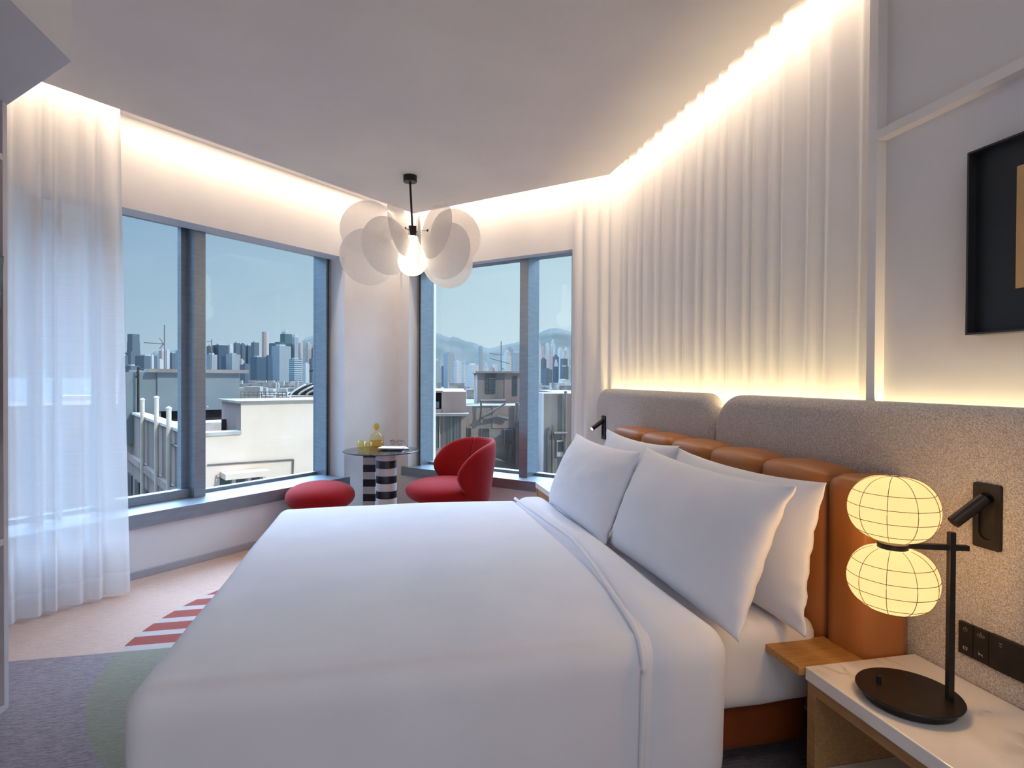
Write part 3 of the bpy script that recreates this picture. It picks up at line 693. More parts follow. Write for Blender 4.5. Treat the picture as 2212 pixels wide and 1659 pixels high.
def shade(zc, top):
    prof = []; hh = .083
    for i in range(33):
        a = -PI/2 + PI*i/32
        r = .1015*abs(math.cos(a))**.72; z = hh*math.sin(a)
        prof.append((r, z))
    if top: prof = [(max(r, 0), z) for r, z in prof if not (z < 0 and r < .036)]
    else: prof = [(r, z) for r, z in prof if not (z > 0 and r < .036)]
    def rib(t, z):     # taut paper sags between the meridian wires
        return 1 - .018*abs(math.sin(t*5))**.8*0 + .014*(abs(math.cos(t*5))**3-.3)
    sh_root = Vector((rc.x, rc.y, zc))
    o = bpy.data.objects.new('lamp_shade', None)
    bm = BM(); lathe(bm, prof, (0, 0, 0), 80, rib)
    s = obj('lamp_shade', bm, M['lantern'], tl, smooth=True); s.location = sh_root - tl.location
    bw = BM()
    for k in range(10):
        t = k*PI/5+.02; bw_pts = [Vector((r*1.012*rib(t, 0)*math.cos(t), r*1.012*rib(t, 0)*math.sin(t), z*1.005)) for r, z in prof]
        tube(bw, bw_pts, .0008, 5)
    for zz in (-.058, -.022, .012, .045):
        a = math.asin(zz/hh); r = .1015*math.cos(a)**.72
        tube(bw, [Vector((r*1.008*rib(q/80*2*PI, 0)*math.cos(q/80*2*PI), r*1.008*rib(q/80*2*PI, 0)*math.sin(q/80*2*PI), zz)) for q in range(80)], .0008, 5, True)
    wv = obj('wire_ribs', bw, M['wire'], s)
    return s
shade(1.022, True); shade(.842, False)
for zb in (1.022, .842): lamp('table_lamp_bulb', 'POINT', (rc.x, rc.y, zb), 7.5, (1, .62, .27), size=.035)

# ------------------------------------------------------------------ reading lights and sockets on the headboard
def sconce(label, y, z, lit, aim, group='swivel reading lights'):
    t = thing('reading_light', label, 'wall light', (1.604, y, z), group=group)
    hw, hh = .036, .0885
    def rr(hw, hh, r, n=6):
        return [(q[0], q[1]) for q in arc(hw-r, hh-r, r, 0, PI/2, n)+arc(-hw+r, hh-r, r, PI/2, PI, n)+arc(-hw+r, -hh+r, r, PI, 1.5*PI, n)+arc(hw-r, -hh+r, r, 1.5*PI, 2*PI, n)]
    bm = BM(); o = rr(hw, hh, .006, 6); inn = rr(.0215, .065, .0214, 6); n = len(o)
    F = [bm.verts.new((-.012, p[0], p[1])) for p in o]; Bk = [bm.verts.new((.001, p[0], p[1])) for p in o]
    I = [bm.verts.new((-.0105, p[0], p[1])) for p in inn]; D = [bm.verts.new((-.0035, p[0], p[1])) for p in inn]
    for i in range(n):
        j = (i+1) % n
        bm.faces.new((F[i], F[j], I[j], I[i])); bm.faces.new((F[i], Bk[i], Bk[j], F[j])); bm.faces.new((I[i], I[j], D[j], D[i]))
    bm.faces.new(D); bm.faces.new(Bk[::-1]); bmesh.ops.recalc_face_normals(bm, faces=bm.faces)
    obj('wall_plate', bm, M['plate'], t)
    p0 = Vector((-.018, 0, .048)); d = Vector(aim).normalized()
    bm = BM(); bar(bm, p0, p0+d*.105, .0165, 24); obj('spot_head', bm, M['black'], t)
    bm = BM(); bar(bm, (-.001, 0, .048), p0, .007, 12); obj('pivot', bm, M['black'], t)
    if lit:
        e = p0+d*.1051; bm = BM(); bar(bm, e, e+d*.002, .0115, 20); obj('led_lens', bm, M['led'], t)
    return t
sconce('black reading light right of the paper lantern lamp, folded and unlit', 1.233, .982, False, (-.66, .17, -.55))
sconce('lit black reading light at the far end of the headboard by the window', 4.06, .985, True, (-.80, -.1, -.52))
s2 = lamp('reading_spot', 'SPOT', (1.50, 4.04, .94), 1.5, WARM, aim=(-.8, -.1, -.52), size=.01); s2.data.spot_size = 1.2
# switch plate: three modules with printed symbols
X0 = 1.5985
def icon(parent, build):
    bm = BM(); build(bm); return obj('printed_symbol', bm, M['icon'], parent, world=True)
def L3(y, z): return Vector((X0-.0086, y, z))
def stroke(bm, pts, r=.00045, closed=False): tube(bm, [L3(*p) for p in pts], r, 5, closed)
sw = thing('switch_plate', 'black switch plate with four grey symbols beside the black socket', 'switch', (X0, 1.25, .62))
for ya, yb in ((1.3045, 1.2635), (1.262, 1.221)): obj('rocker', box(BM(), X0-.008, X0+.004, yb, ya, .578, .668), M['plate'], sw, world=True, bevel=.001)
icon(sw, lambda b: (stroke(b, [(1.284+.0052*math.cos(a), .651+.0052*math.sin(a)) for a in [PI/2+.6+(2*PI-1.2)*i/20 for i in range(21)]]), stroke(b, [(1.284, .651), (1.284, .658)])))
icon(sw, lambda b: ([stroke(b, [(1.241+dy+.0036*math.cos(a), .650+dz+.003*math.sin(a)) for a in [2*PI*i/16 for i in range(16)]], closed=True) for dy, dz in ((.0062, .001), (0, -.001), (-.0062, .001))], stroke(b, [(1.241, .653), (1.241, .659)]), stroke(b, [(1.2385, .657), (1.2435, .660)])))
icon(sw, lambda b: (box(b, X0-.009, X0-.008, 1.2872, 1.290, .594, .602), box(b, X0-.009, X0-.008, 1.278, 1.2808, .594, .602), stroke(b, [(1.287, .594), (1.281, .602)]), stroke(b, [(1.2795, .5935), (1.2895, .5935)]), stroke(b, [(1.2795, .6025), (1.2895, .6025)])))
icon(sw, lambda b: (stroke(b, [(1.247, .594), (1.247, .605)]), box(b, X0-.009, X0-.008, 1.236, 1.2465, .598, .6005), stroke(b, [(1.236, .601), (1.236, .594)]), box(b, X0-.009, X0-.008, 1.243, 1.246, .6005, .6028)))
so = thing('power_socket', 'black double power socket right of the switch plate', 'socket', (X0, 1.14, .62))
obj('face_plate', box(BM(), X0-.009, X0+.004, 1.06, 1.2195, .577, .669), M['plate'], so, world=True, bevel=.001)
for yc in (1.176, 1.105):
    for dy, dz, a, b_ in ((0, .006, .002, .004), (.011, -.014, .0033, .0018), (-.011, -.014, .0033, .0018)): obj('pin_hole', box(BM(), X0-.0093, X0-.0089, yc+dy-a, yc+dy+a, .617+dz-b_, .617+dz+b_), M['near_black'], so, world=True)
bm = BM(); box(bm, X0-.0094, X0-.009, 1.185, 1.193, .652, .6535); box(bm, X0-.0094, X0-.009, 1.186, 1.192, .6445, .646); obj('usb_port', bm, M['icon'], so, world=True)

# ------------------------------------------------------------------ picture on the right wall
pc = thing('framed_picture', 'black framed picture with a beige centre on the right wall', 'picture', (XW, 1.05, 1.757))
fy0, fy1, fz0, fz1, fx = .74, 1.364, 1.487, 2.027, 1.675
bm = BM()
for a in ((fy0, fy1, fz0, fz0+.006), (fy0, fy1, fz1-.006, fz1), (fy0, fy0+.006, fz0+.006, fz1-.006), (fy1-.006, fy1, fz0+.006, fz1-.006)): box(bm, fx, XW-.001, *a)
obj('picture_frame', bm, M['frame'], pc, world=True)
obj('mount', box(BM(), fx+.028, XW-.002, fy0+.006, fy1-.006, fz0+.006, fz1-.006), M['mat_black'], pc, world=True)
obj('artwork', box(BM(), fx+.022, fx+.0279, .86, 1.243, 1.608, 1.945), M['art'], pc, world=True)

# ------------------------------------------------------------------ pendant
pd = thing('pendant_light', 'pendant light of pale round translucent discs around a glowing globe', 'pendant light', (.155, 4.424, 2.09))
pcx, pcy = .155, 4.424
LS = Vector((.155, 4.424, 0)).normalized(); LX = Vector((LS.y, -LS.x, 0))      # from the bed towards the fitting, and across
hx, hy = pcx+LX.x*.018, pcy+LX.y*.018
obj('ceiling_cup', lathe(BM(), [(0, 2.852), (.05, 2.852), (.052, 2.855), (.052, 2.899), (0, 2.899)], (pcx, pcy, 0), 40), M['black'], pd, world=True)
obj('rod', bar(BM(), (pcx, pcy, 2.852), (hx, hy, 2.51), .0085, 14), M['black'], pd, world=True)
obj('hub', box(BM(), hx-.03, hx+.03, hy-.03, hy+.03, 2.437, 2.515), M['black'], pd, world=True, bevel=.003)
prof = [(0, 2.137)] + [(.112*math.sin(PI*i/24), 2.245-.112*math.cos(PI*i/24)*.97) for i in range(1, 14)] + [(.100, 2.30), (.085, 2.335), (.066, 2.37), (.05, 2.40), (.040, 2.437), (0, 2.437)]
obj('glowing_globe', lathe(BM(), prof, (hx, hy, 0), 40), M['bulb'], pd, smooth=True, world=True)
lamp('pendant_glow', 'POINT', (pcx, pcy, 2.05), 1.2, (1, .88, .72), size=.1)
vy = Vector((FW.x, FW.y, 0)).normalized()
RD = .212
#            side, front(-)/back(+), z, turn of the disc plane (deg from the line of sight), lean
DISCS = [(-0.344, 0.1, 2.513, 80, 0), (-0.322, -0.06, 2.255, 74, 0), (-0.182, -0.19, 2.315, 54, 0), (-0.093, -0.25, 2.445, 21, -8), (0.045, -0.27, 2.31, 2.5, 0), (0.17, -0.22, 2.439, 29, 8), (0.253, -0.16, 2.304, 51, 0), (0.346, 0.1, 2.487, 72, 0), (0.282, 0.18, 2.291, 78, 0), (-0.082, 0.28, 2.262, 4, 0), (.05, .28, 2.44, 8, 0)]
for i, (dx, dy, z, turn, lean) in enumerate(DISCS):
    c = Vector((hx, hy, z)) + LX*dx + LS*dy
    t = math.radians(turn); inpl = LX*math.sin(t)*(1 if dx > 0 else -1) + LS*math.cos(t)*(-1 if dy < 0 else 1)
    inpl.normalize(); nn = inpl.cross(Vector((0, 0, 1))).normalized(); zl = Vector((0, 0, 1))
    if lean:
        zl = (Vector((0, 0, 1)) + LX*math.tan(math.radians(lean))).normalized(); nn = inpl.cross(zl).normalized(); zl = nn.cross(inpl).normalized()*1
    m = Matrix((inpl, zl, nn)).transposed().to_4x4(); m.translation = c
    bm = BM(); lathe(bm, [(0, -.0007), (RD, -.0007), (RD, .0007), (0, .0007)], (0, 0, 0), 56); bm.transform(m)
    d = obj('disc', bm, M['disc'], pd, world=True)
    # clip and arm from the hub to the disc
    hubp = Vector((hx, hy, 2.475)); q = c + (hubp-c)*.42; q = c - inpl*(.12*(1 if inpl.dot(c-hubp) > 0 else -1)); q.z = c.z + (2.475-c.z)*.6
    bm = BM(); bar(bm, hubp, q, .0022, 6); bar(bm, q-nn*.004, q+nn*.004, .009, 14); obj('clip_arm', bm, M['black'], pd, world=True)

# ------------------------------------------------------------------ side table with its things
TC = at(823, 972, 5.1); ZT = TC.z
tb = thing('side_table', 'round smoked glass side table on striped black and white columns', 'table', (TC.x, TC.y, 0))
obj('table_top', lathe(BM(), [(.325, -.012), (.333, -.008), (.333, -.002), (.328, 0), (0, 0)], (0, 0, ZT), 72), M['dark_glass'], tb)
def px_at(x, dep): return R0*((x-CX)/FPX*dep) + Vector((FW.x, FW.y, 0))*dep     # plan point under a pixel column
c1 = px_at(835.5, 5.02); c2 = px_at(801, 5.22)
k = 0; zz = ZT-.012; hh = .0665
def stripes(first, make, part):
    z = ZT-.012; i = first
    while z > .04:
        zl = max(.031, z-hh); bm = BM(); make(bm, zl, z-.0004)
        obj(part, bm, M['black_gloss'] if i % 2 else M['white_gloss'], tb, world=True)['label'] = ('black ' if i % 2 else 'white ')+part.replace('_', ' ')
        z = zl; i += 1
stripes(0, lambda b, a, c: lathe(b, [(.089, a), (.0905, a+.002), (.0905, c-.002), (.089, c)], (c1.x, c1.y, 0), 40), 'column_ring')
stripes(1, lambda b, a, c: prism(b, [(c2.x+q.x, c2.y+q.y) for q in (R0*-.055-vy*.055, R0*.055-vy*.055, R0*.055+vy*.055, R0*-.055+vy*.055)], a, c), 'post_block')
obj('floor_plate', lathe(BM(), [(.2, 0), (.2, .03), (0, .03)], (0, 0, .001), 48), M['black_gloss'], tb)
def on_table(x, y):      # where the line of sight through a pixel meets the table top
    d = ray(x, y); return EYE + d*((ZT-H)/d.z)
dc = on_table(813.5, 966.5); S_ = dc.y/1225
dk = thing('decanter', 'pale amber glass decanter with ball stopper on the side table', 'decanter', dc)
lathe_b = BM(); lathe(lathe_b, [(.0, .004), (.060, .004), (.064, .010), (.066, .03), (.066, .085), (.062, .105), (.048, .125), (.028, .138), (.021, .147), (.020, .160), (.026, .172), (.045, .186), (.043, .187), (.024, .178), (.017, .160)], (0, 0, 0), 40)
obj('bottle', lathe_b, M['amber'], dk, smooth=True)
obj('liquid', lathe(BM(), [(0, .003), (.060, .003), (.0635, .012), (.0635, .062), (0, .0625)], (0, 0, .002), 40), M['amber_deep'], dk, smooth=True)
obj('stopper', lathe(BM(), [(0, .163), (.014, .165), (.016, .18)] + [(.0255*math.cos(a), .200+.0255*math.sin(a)) for a in [-.9+i*.2 for i in range(12)]] + [(0, .2255)], (0, 0, 0), 32), M['amber_deep'], dk, smooth=True)
def tumbler(x, y, label):
    p = on_table(x, y); t = tag(obj('tumbler', lathe(BM(), [(0, .001), (.033, .001), (.0375, .006), (.0385, .03), (.0385, .086), (.036, .086), (.0345, .03), (.030, .018), (0, .016)], (0, 0, 0), 40), M['amber'], smooth=True), label, 'glass', 'amber tumblers')
    t.location = p; return t
tumbler(781.5, 973, 'amber glass tumbler on the table, farther left of the pair'); tumbler(794.5, 976.5, 'amber glass tumbler on the table, nearer one beside the decanter')
def quad_box(pts, z0, z1): return prism(BM(), [(p.x, p.y) for p in pts], z0, z1)
bk = [on_table(814, 976), on_table(867.5, 976.5), on_table(880, 966), on_table(828, 965)]
ux = (bk[1]-bk[0]).normalized()
bka = on_table(846, 971); aa = math.atan2(ux.y, ux.x)
for (nm, lab, dz, th, L_, W_, rot, off) in (('book', 'slim book underneath, peeking out to the right on the side table', 0, .010, .19, .14, .42, (.05, .03)), ('book', 'pale book with small dark print lying under the eyeglasses', .0102, .011, .215, .16, 0, (0, 0))):
    b_ = thing(nm, lab, 'book', (bka.x+off[0], bka.y+off[1], ZT+dz), aa+rot, 'books on the side table')
    obj('cover', box(BM(), -L_/2, L_/2, -W_/2, W_/2, 0, .0016), M['black_gloss'], b_)
    obj('pages', box(BM(), -L_/2+.002, L_/2-.002, -W_/2+.002, W_/2-.002, .0017, th-.0017), M['paper'], b_)
    cv = obj('cover', box(BM(), -L_/2, L_/2, -W_/2, W_/2, th-.0016, th), M['paper'], b_)
    if rot == 0:
        bm = BM()
        x = -.035
        for k in range(6):
            tube(bm, [(x+.0045*math.cos(a)*(.6 if k % 2 else 1), -.012+.007*math.sin(a), th+.0002) for a in [2*PI*i/10*(.75 if k % 3 == 0 else 1) for i in range(10)]], .0007, 4, k % 3 != 0); x += .0135
        for k in range(5): box(bm, -.03+k*.013, -.022+k*.013, -.034, -.032, th, th+.0002)
        obj('printed_title', bm, M['near_black'], b_)
gl = on_table(856, 966); gz = ZT+.0214
eg = thing('eyeglasses', 'round eyeglasses with dark rims resting on the pale book', 'eyeglasses', (gl.x, gl.y, gz), aa)
for sx in (-.031, .031):
    bm = BM(); tube(bm, [(sx+.023*math.cos(a), 0, .0245+.021*math.sin(a)) for a in [2*PI*i/28 for i in range(28)]], .0018, 6, True); rm = obj('rim', bm, M['near_black'], eg, smooth=True)
    bm = BM(); bmesh.ops.create_circle(bm, cap_ends=True, segments=28, radius=.0225, matrix=Matrix.Translation((sx, 0, .0245)) @ Matrix.Rotation(PI/2, 4, 'X')); obj('lens', bm, M['lens'], rm)
    s = 1 if sx > 0 else -1
    bm = BM(); tube(bm, [(s*.054, 0, .036), (s*.060, .01, .036), (s*.058, .08, .03), (s*.052, .12, .002)], .0018, 6); bar(bm, (s*.052, 0, .036), (s*.061, .002, .037), .003, 6); obj('temple', bm, M['near_black'], eg)
bm = BM(); tube(bm, [(-.009, 0, .028), (0, -.002, .032), (.009, 0, .028)], .0016, 6); obj('bridge', bm, M['near_black'], eg)

# ------------------------------------------------------------------ red chair and red pouf
def plan_pt(x, dep): return px_at(x, dep)
pf = plan_pt(693, 4.68); 
po = thing('pouf', 'round red pouf left of the side table', 'pouf', (pf.x, pf.y, 0))
def pouf_prof(R, zt, zw, th):
    # cushion: flattened ball on a narrower drum
    p = [(0, zt)]
    for i in range(1, 13):
        a = i/12*PI/2; p.append((R*math.sin(a)**.82, zw+(zt-zw)*math.cos(a)**.9))
    for i in range(1, 9):
        a = i/8*PI/2*.8; p.append((R*math.cos(a)**.7, zw-th*math.sin(a)))
    return p[::-1]
obj('cushion', lathe(BM(), pouf_prof(.275, .492, .375, .115), (0, 0, 0), 56), M['red'], po, smooth=True)
obj('base', lathe(BM(), [(.155, .0), (.165, .02), (.195, .20), (.197, .315), (.15, .33), (0, .33)], (0, 0, 0), 48), M['red'], po, smooth=True)
obj('seam', lathe(BM(), [(.2743, -.002), (.2763, 0), (.2743, .002)], (0, 0, .365), 56), M['red'], po, smooth=True)

ch = plan_pt(968, 4.82)
fdir = (R0*-.92 + vy*-.39).normalized()       # the way the chair faces: to the left, turned a little to the viewer
ac = thing('armchair', 'red upholstered armchair with curved wing back by the right window', 'chair', (ch.x, ch.y, 0), math.atan2(fdir.y, fdir.x))
obj('seat', lathe(BM(), pouf_prof(.335, .505, .41, .11), (.02, 0, 0), 56), M['red'], ac, smooth=True)
obj('base', lathe(BM(), [(.20, .0), (.21, .02), (.24, .18), (.245, .32), (0, .33)], (0, 0, 0), 48), M['red'], ac, smooth=True)
def back_shell(t0, t1, name):
    """thick curved shell: angle t about the seat, 180 deg = straight behind; wings taper down to the seat"""
    bm = BM(); nt_, ns_ = 36, 18; g = []
    for i in range(nt_+1):
        t = t0+(t1-t0)*i/nt_; k = abs(t-180)/98.0; k = min(k, 1)
        top = .50 + (.83-.50)*(max(0, 1-k**3.6))**.62
        bot = .27 + .13*k**6
        col = []
        for j in range(ns_):
            a = 2*PI*j/ns_; mid = (top+bot)/2; half = (top-bot)/2
            zc = mid + half*math.copysign(abs(math.sin(a))**.75, math.sin(a))
            hgt = max(0, (zc-.29)/.54)
            thick = .042*(.45+.55*min(1, half/.18))*(1.15-.35*hgt)
            R_ = .315 + .085*hgt**1.3 - .05*max(0, hgt-.8)
            r = R_ + thick*math.copysign(abs(math.cos(a))**.7, math.cos(a))
            wv_ = 1-.34*max(0, (.60-zc)/.32)**1.4
            th_ = math.radians(180+(t-180)*wv_)
            x = r*math.cos(th_); y = r*math.sin(th_)
            col.append(bm.verts.new((x*1.0+.0, y, zc)))
        g.append(col)
    for i in range(nt_):
        for j in range(ns_): bm.faces.new((g[i][j], g[i+1][j], g[i+1][(j+1) % ns_], g[i][(j+1) % ns_]))
    bm.faces.new(g[0]); bm.faces.new(g[-1][::-1]); bmesh.ops.recalc_face_normals(bm, faces=bm.faces)
    return obj(name, bm, M['red'], ac, smooth=True)
back_shell(83.5, 214.6, 'wing_back'); back_shell(215.4, 277, 'wing_back')

# ------------------------------------------------------------------ the city outside
def facade(name, c1_, c2_, sx, sz, rough=.7, amt=.5):
    """rows of windows: brick pattern in object space"""
    m = mat(name, rgb(*c1_), rough); t = m.node_tree; b = t.nodes['Principled BSDF']; tcn = t.nodes['Texture Coordinate']
    sp = t.nodes.new('ShaderNodeSeparateXYZ'); t.links.new(tcn.outputs['Object'], sp.inputs[0])
    ad = t.nodes.new('ShaderNodeMath'); ad.operation = 'ADD'; t.links.new(sp.outputs['X'], ad.inputs[0]); t.links.new(sp.outputs['Y'], ad.inputs[1])
    cb = t.nodes.new('ShaderNodeCombineXYZ'); t.links.new(ad.outputs[0], cb.inputs[0]); t.links.new(sp.outputs['Z'], cb.inputs[1])
    br = t.nodes.new('ShaderNodeTexBrick'); br.offset = 0; br.inputs['Scale'].default_value = 1; br.inputs['Brick Width'].default_value = sx; br.inputs['Row Height'].default_value = sz
    br.inputs['Mortar Size'].default_value = sz*.28; br.inputs['Color1'].default_value = rgb(*c2_); br.inputs['Color2'].default_value = rgb(*[int(a*.9+b_*.1) for a, b_ in zip(c2_, c1_)]); br.inputs['Mortar'].default_value = rgb(*c1_)
    t.links.new(cb.outputs[0], br.inputs['Vector']); t.links.new(br.outputs['Color'], b.inputs['Base Color'])
    return m
F = {  # the blue-grey ones put distance haze into the facade colour
 'white': facade('white_tower_facade', (204, 202, 200), (140, 144, 148), 5, 3.2), 'pale': facade('pale_tower_facade', (158, 164, 168), (116, 126, 134), 5, 3.2),
 'slate': facade('slate_glass_facade', (96, 106, 114), (74, 86, 96), 6, 3.6, .45), 'blue': facade('blue_glass_facade', (72, 88, 102), (56, 72, 88), 6, 3.6, .4),
 'teal': facade('teal_glass_facade', (84, 106, 110), (66, 90, 96), 8, 4, .4), 'pink': facade('pink_tower_facade', (190, 172, 168), (142, 130, 132), 5, 3.2),
 'stripe': facade('banded_facade', (176, 184, 188), (70, 98, 108), 400, 7, .5),
}
M['roof_white'] = mat('white_roof', rgb(186, 186, 190), .8, noise_mix=(.1, rgb(172, 172, 178), .4, .6, (1, 1, 1)))
M['sunwhite'] = mat('white_render', rgb(170, 168, 164), .8, noise_mix=(.05, rgb(128, 130, 132), .4, .6, (1, 1, 1)))
ZSEA = -38
tag(obj('ground', box(BM(), -9000, 9000, 8, 16000, ZSEA-1, ZSEA), mat('harbour_water', rgb(60, 78, 86), .5, noise_mix=(.01, rgb(54, 72, 80), .4, .6, (1, 1, 1))), kind='structure'), 'harbour water far below the rooftops', 'water')
def tower(name, lab, x0, x1, ytop, D, m, roof='flat', group=None, skew=.6, base=ZSEA, zb=None):
    """a real block D metres away whose outline spans the two pixel columns"""
    p = px_at((x0+x1)/2, D); wpx = (x1-x0)/FPX*D; ztop = at((x0+x1)/2, ytop, D).z
    az_ = math.atan2(p.x, p.y); a = wpx/(math.cos(skew)+math.sin(skew)); h = ztop-base
    t = thing(name, lab, 'building', (p.x, p.y, base), -az_+skew if True else 0, group)
    bm = BM()
    if roof == 'round':
        bm = lathe(bm, [(a*.55, 0), (a*.55, h), (0, h)], (0, 0, 0), 20)
    elif roof == 'taper':
        for k in range(6):
            q = 1 - .035*k**1.55/2.2; box(bm, -a/2*q, a/2*q, -a/2*q, a/2*q, (h*k/6 if k else 0), h*(k+1)/6)
    else: box(bm, -a/2, a/2, -a/2, a/2, 0, h)
    obj('facade', bm, m, t)
    if roof == 'flat':
        bm = BM(); box(bm, -a*.28, a*.2, -a*.25, a*.25, h, h+min(6, h*.05)); obj('roof_plant', bm, M['roof_white'] if random.random() < .5 else m, t)
    elif roof == 'crown':
        bm = BM(); box(bm, -a*.38, a*.38, -a*.38, a*.38, h, h+12); box(bm, -a*.2, a*.2, -a*.2, a*.2, h+12, h+20); obj('roof_crown', bm, M['roof_white'], t)
    elif roof == 'spire':
        bm = BM(); box(bm, -a*.3, a*.3, -a*.3, a*.3, h, h+10); bar(bm, (0, 0, h), (0, 0, h+30), 1); obj('roof_crown', bm, m, t)
    return t
# skyline in the left window
SK = [
 (275, 302, 722, 3600, 'slate', 'taper', 'very tall tapering tower alone at far left of the left window skyline'),
 (447, 462, 748, 2500, 'slate', 'flat', 'slate tower just right of the left window mullion'),
 (459, 492, 746, 2520, 'blue', 'flat', 'broad dark slate block right of the left window mullion'),
 (493, 503, 745, 2700, 'white', 'flat', 'slim sunlit white tower behind the broad slate block'),
 (505, 518, 741, 2450, 'slate', 'flat', 'dark twin topped tower in the left window skyline'),
 (519, 530, 744, 2480, 'slate', 'flat', 'lower slate tower right of the dark twin topped one'),
 (531, 543, 747, 2500, 'blue', 'flat', 'blue tower left of the violet slab tower'),
 (543, 559, 740, 2350, 'slate', 'flat', 'violet grey slab tower beside the tall pale round tower'),
 (564, 581, 717, 2500, 'pink', 'round', 'tallest pale round tower of the left window skyline'),
 (583, 634, 742, 2700, 'teal', 'flat', 'wide teal tower behind the tower with stepped sign top'),
 (606, 630, 722, 2900, 'teal', 'crown', 'teal tower with ornate crown top behind the wide block'),
 (588, 627, 748, 2100, 'pale', 'flat', 'large glass tower with pale sign band at its top'),
 (631, 644, 729, 2700, 'pale', 'crown', 'pale tower with a crown right of the ornate teal one'),
 (645, 654, 741, 2500, 'pink', 'flat', 'slim pink tower near the right edge of the left window'),
 (661, 672, 742, 2450, 'pink', 'flat', 'pale pink residential tower by the hill in the left window'),
 (673, 681, 752, 2450, 'pale', 'flat', 'pale tower at the very right edge of the left window'),
 (542, 573, 772, 1900, 'blue', 'flat', 'dark blue glass block with white roof plant on it'),
 (572, 588, 771, 1950, 'blue', 'flat', 'navy block right of the dark blue glass block'),
 (625, 652, 776, 1900, 'stripe', 'flat', 'building with white horizontal bands and a pale roof'),
 (447, 468, 766, 2300, 'pale', 'flat', 'pale low tower beside the mullion above the blue box'),
 (490, 518, 766, 2300, 'pale', 'flat', 'pale waterfront block below the dark twin topped tower'),
 (518, 527, 778, 2150, 'pink', 'flat', 'small beige block right of the pale waterfront block'),
 (519, 545, 788, 2100, 'slate', 'flat', 'low slate block behind the corner of the blue box'),
 (655, 668, 786, 2000, 'white', 'flat', 'white T topped tower near the dark arched canopy'),
 (668, 682, 776, 2050, 'slate', 'flat', 'slate block right of the white T topped tower'),
 (262, 275, 768, 2500, 'slate', 'flat', 'low slate block left of the tall tapering tower'),
 (272, 300, 762, 2600, 'slate', 'flat', 'slate podium block under the tall tapering tower'),
 (296, 336, 769, 2500, 'slate', 'flat', 'long slate housing block right of the tapering tower'),
 (326, 332, 768, 2400, 'white', 'flat', 'small bright white block left of the rooftop aerial'),
 (341, 352, 778, 2200, 'white', 'flat', 'squat white block under the rooftop aerial'),
 (344, 358, 758, 2700, 'pink', 'flat', 'greyish pink tower behind the aerial mast'),
 (358, 366, 757, 2400, 'white', 'flat', 'tall slim sunlit white tower right of the aerial mast'),
 (366, 380, 763, 2600, 'slate', 'flat', 'slate tower right of the slim sunlit white one'),
 (380, 393, 758, 2500, 'pale', 'flat', 'pale tower touching the left window sash'),
 (263, 270, 797, 1500, 'pink', 'flat', 'slim pinkish tower by the sheer curtain edge'),
 (272, 298, 790, 1700, 'slate', 'flat', 'grey slab behind the dark rooftop mast'),
]
for x0, x1, yt, D, mm, rf, lab in SK: tower('distant_tower', lab, x0, x1, yt, D, F[mm], rf)
# sign band of the large glass tower
# right window skyline
SKB = [
 (914, 922, 778, 1900, 'pale', 'white tipped tower at the left frame of the right window'),
 (926, 934, 792, 1700, 'pale', 'low pale tower between left frame and first tall pair'),
 (933, 950, 779, 1850, 'pale', 'pale twin tower with rounded white tops'),
 (958, 981, 764, 1900, 'pale', 'tallest pale grey tower left of the grid fronted tower'),
 (980, 997, 781, 1700, 'white', 'white tower with a ladder of dark window bands'),
 (998, 1007, 789, 1650, 'white', 'plain slim white tower right of the ladder tower'),
 (1008, 1034, 788, 1800, 'white', 'cluster tower in pinkish white beside the stair tower'),
 (1033, 1042, 750, 2500, 'pale', 'very thin double tower rising before the hill saddle'),
 (1045, 1056, 796, 1800, 'white', 'low white peaked block above the stair tower roof'),
 (1085, 1104, 768, 1900, 'white', 'white topped tower behind the rooftop aerial'),
 (1094, 1108, 753, 2200, 'pale', 'pale tower against the hill left of the mullion'),
 (1108, 1122, 762, 2300, 'pale', 'pale tower tucked against the right window mullion'),
 (1160, 1168, 744, 2300, 'white', 'sunlit tower immediately right of the mullion'),
 (1168, 1176, 752, 2000, 'pink', 'pinkish tower below the first sunlit ones'),
 (1178, 1186, 743, 2300, 'white', 'second narrow sunlit tower below the round hilltop'),
 (1190, 1199, 743, 2300, 'white', 'third narrow sunlit tower below the round hilltop'),
 (1204, 1217, 754, 2200, 'white', 'broad white twin block left of the curtain'),
 (1218, 1229, 754, 2200, 'white', 'broad white block next to the sheer curtain'),
 (1180, 1194, 768, 1900, 'pink', 'pink stepped tower amid the right pane towers'),
 (1194, 1207, 770, 1800, 'slate', 'slate tower with white cap in the right pane'),
 (1210, 1226, 775, 1700, 'slate', 'wide slate tower beside the curtain'),
 (1168, 1180, 776, 1800, 'slate', 'slate tower behind the pinkish corner building'),
 (1170, 1193, 798, 1500, 'slate', 'wide blue slate block above the concrete building'),
 (1206, 1228, 820, 1300, 'white', 'low white banded block above the concrete building roof'),
 (1196, 1206, 792, 1600, 'blue', 'dark blue block between the slate ones'),
 (1210, 1228, 792, 1500, 'slate', 'dark slate mass below the wide slate tower'),
]
for x0, x1, yt, D, mm, lab in SKB: tower('distant_tower', lab, x0, x1, yt, D, F[mm], 'flat' if random.random() < .7 else 'crown')
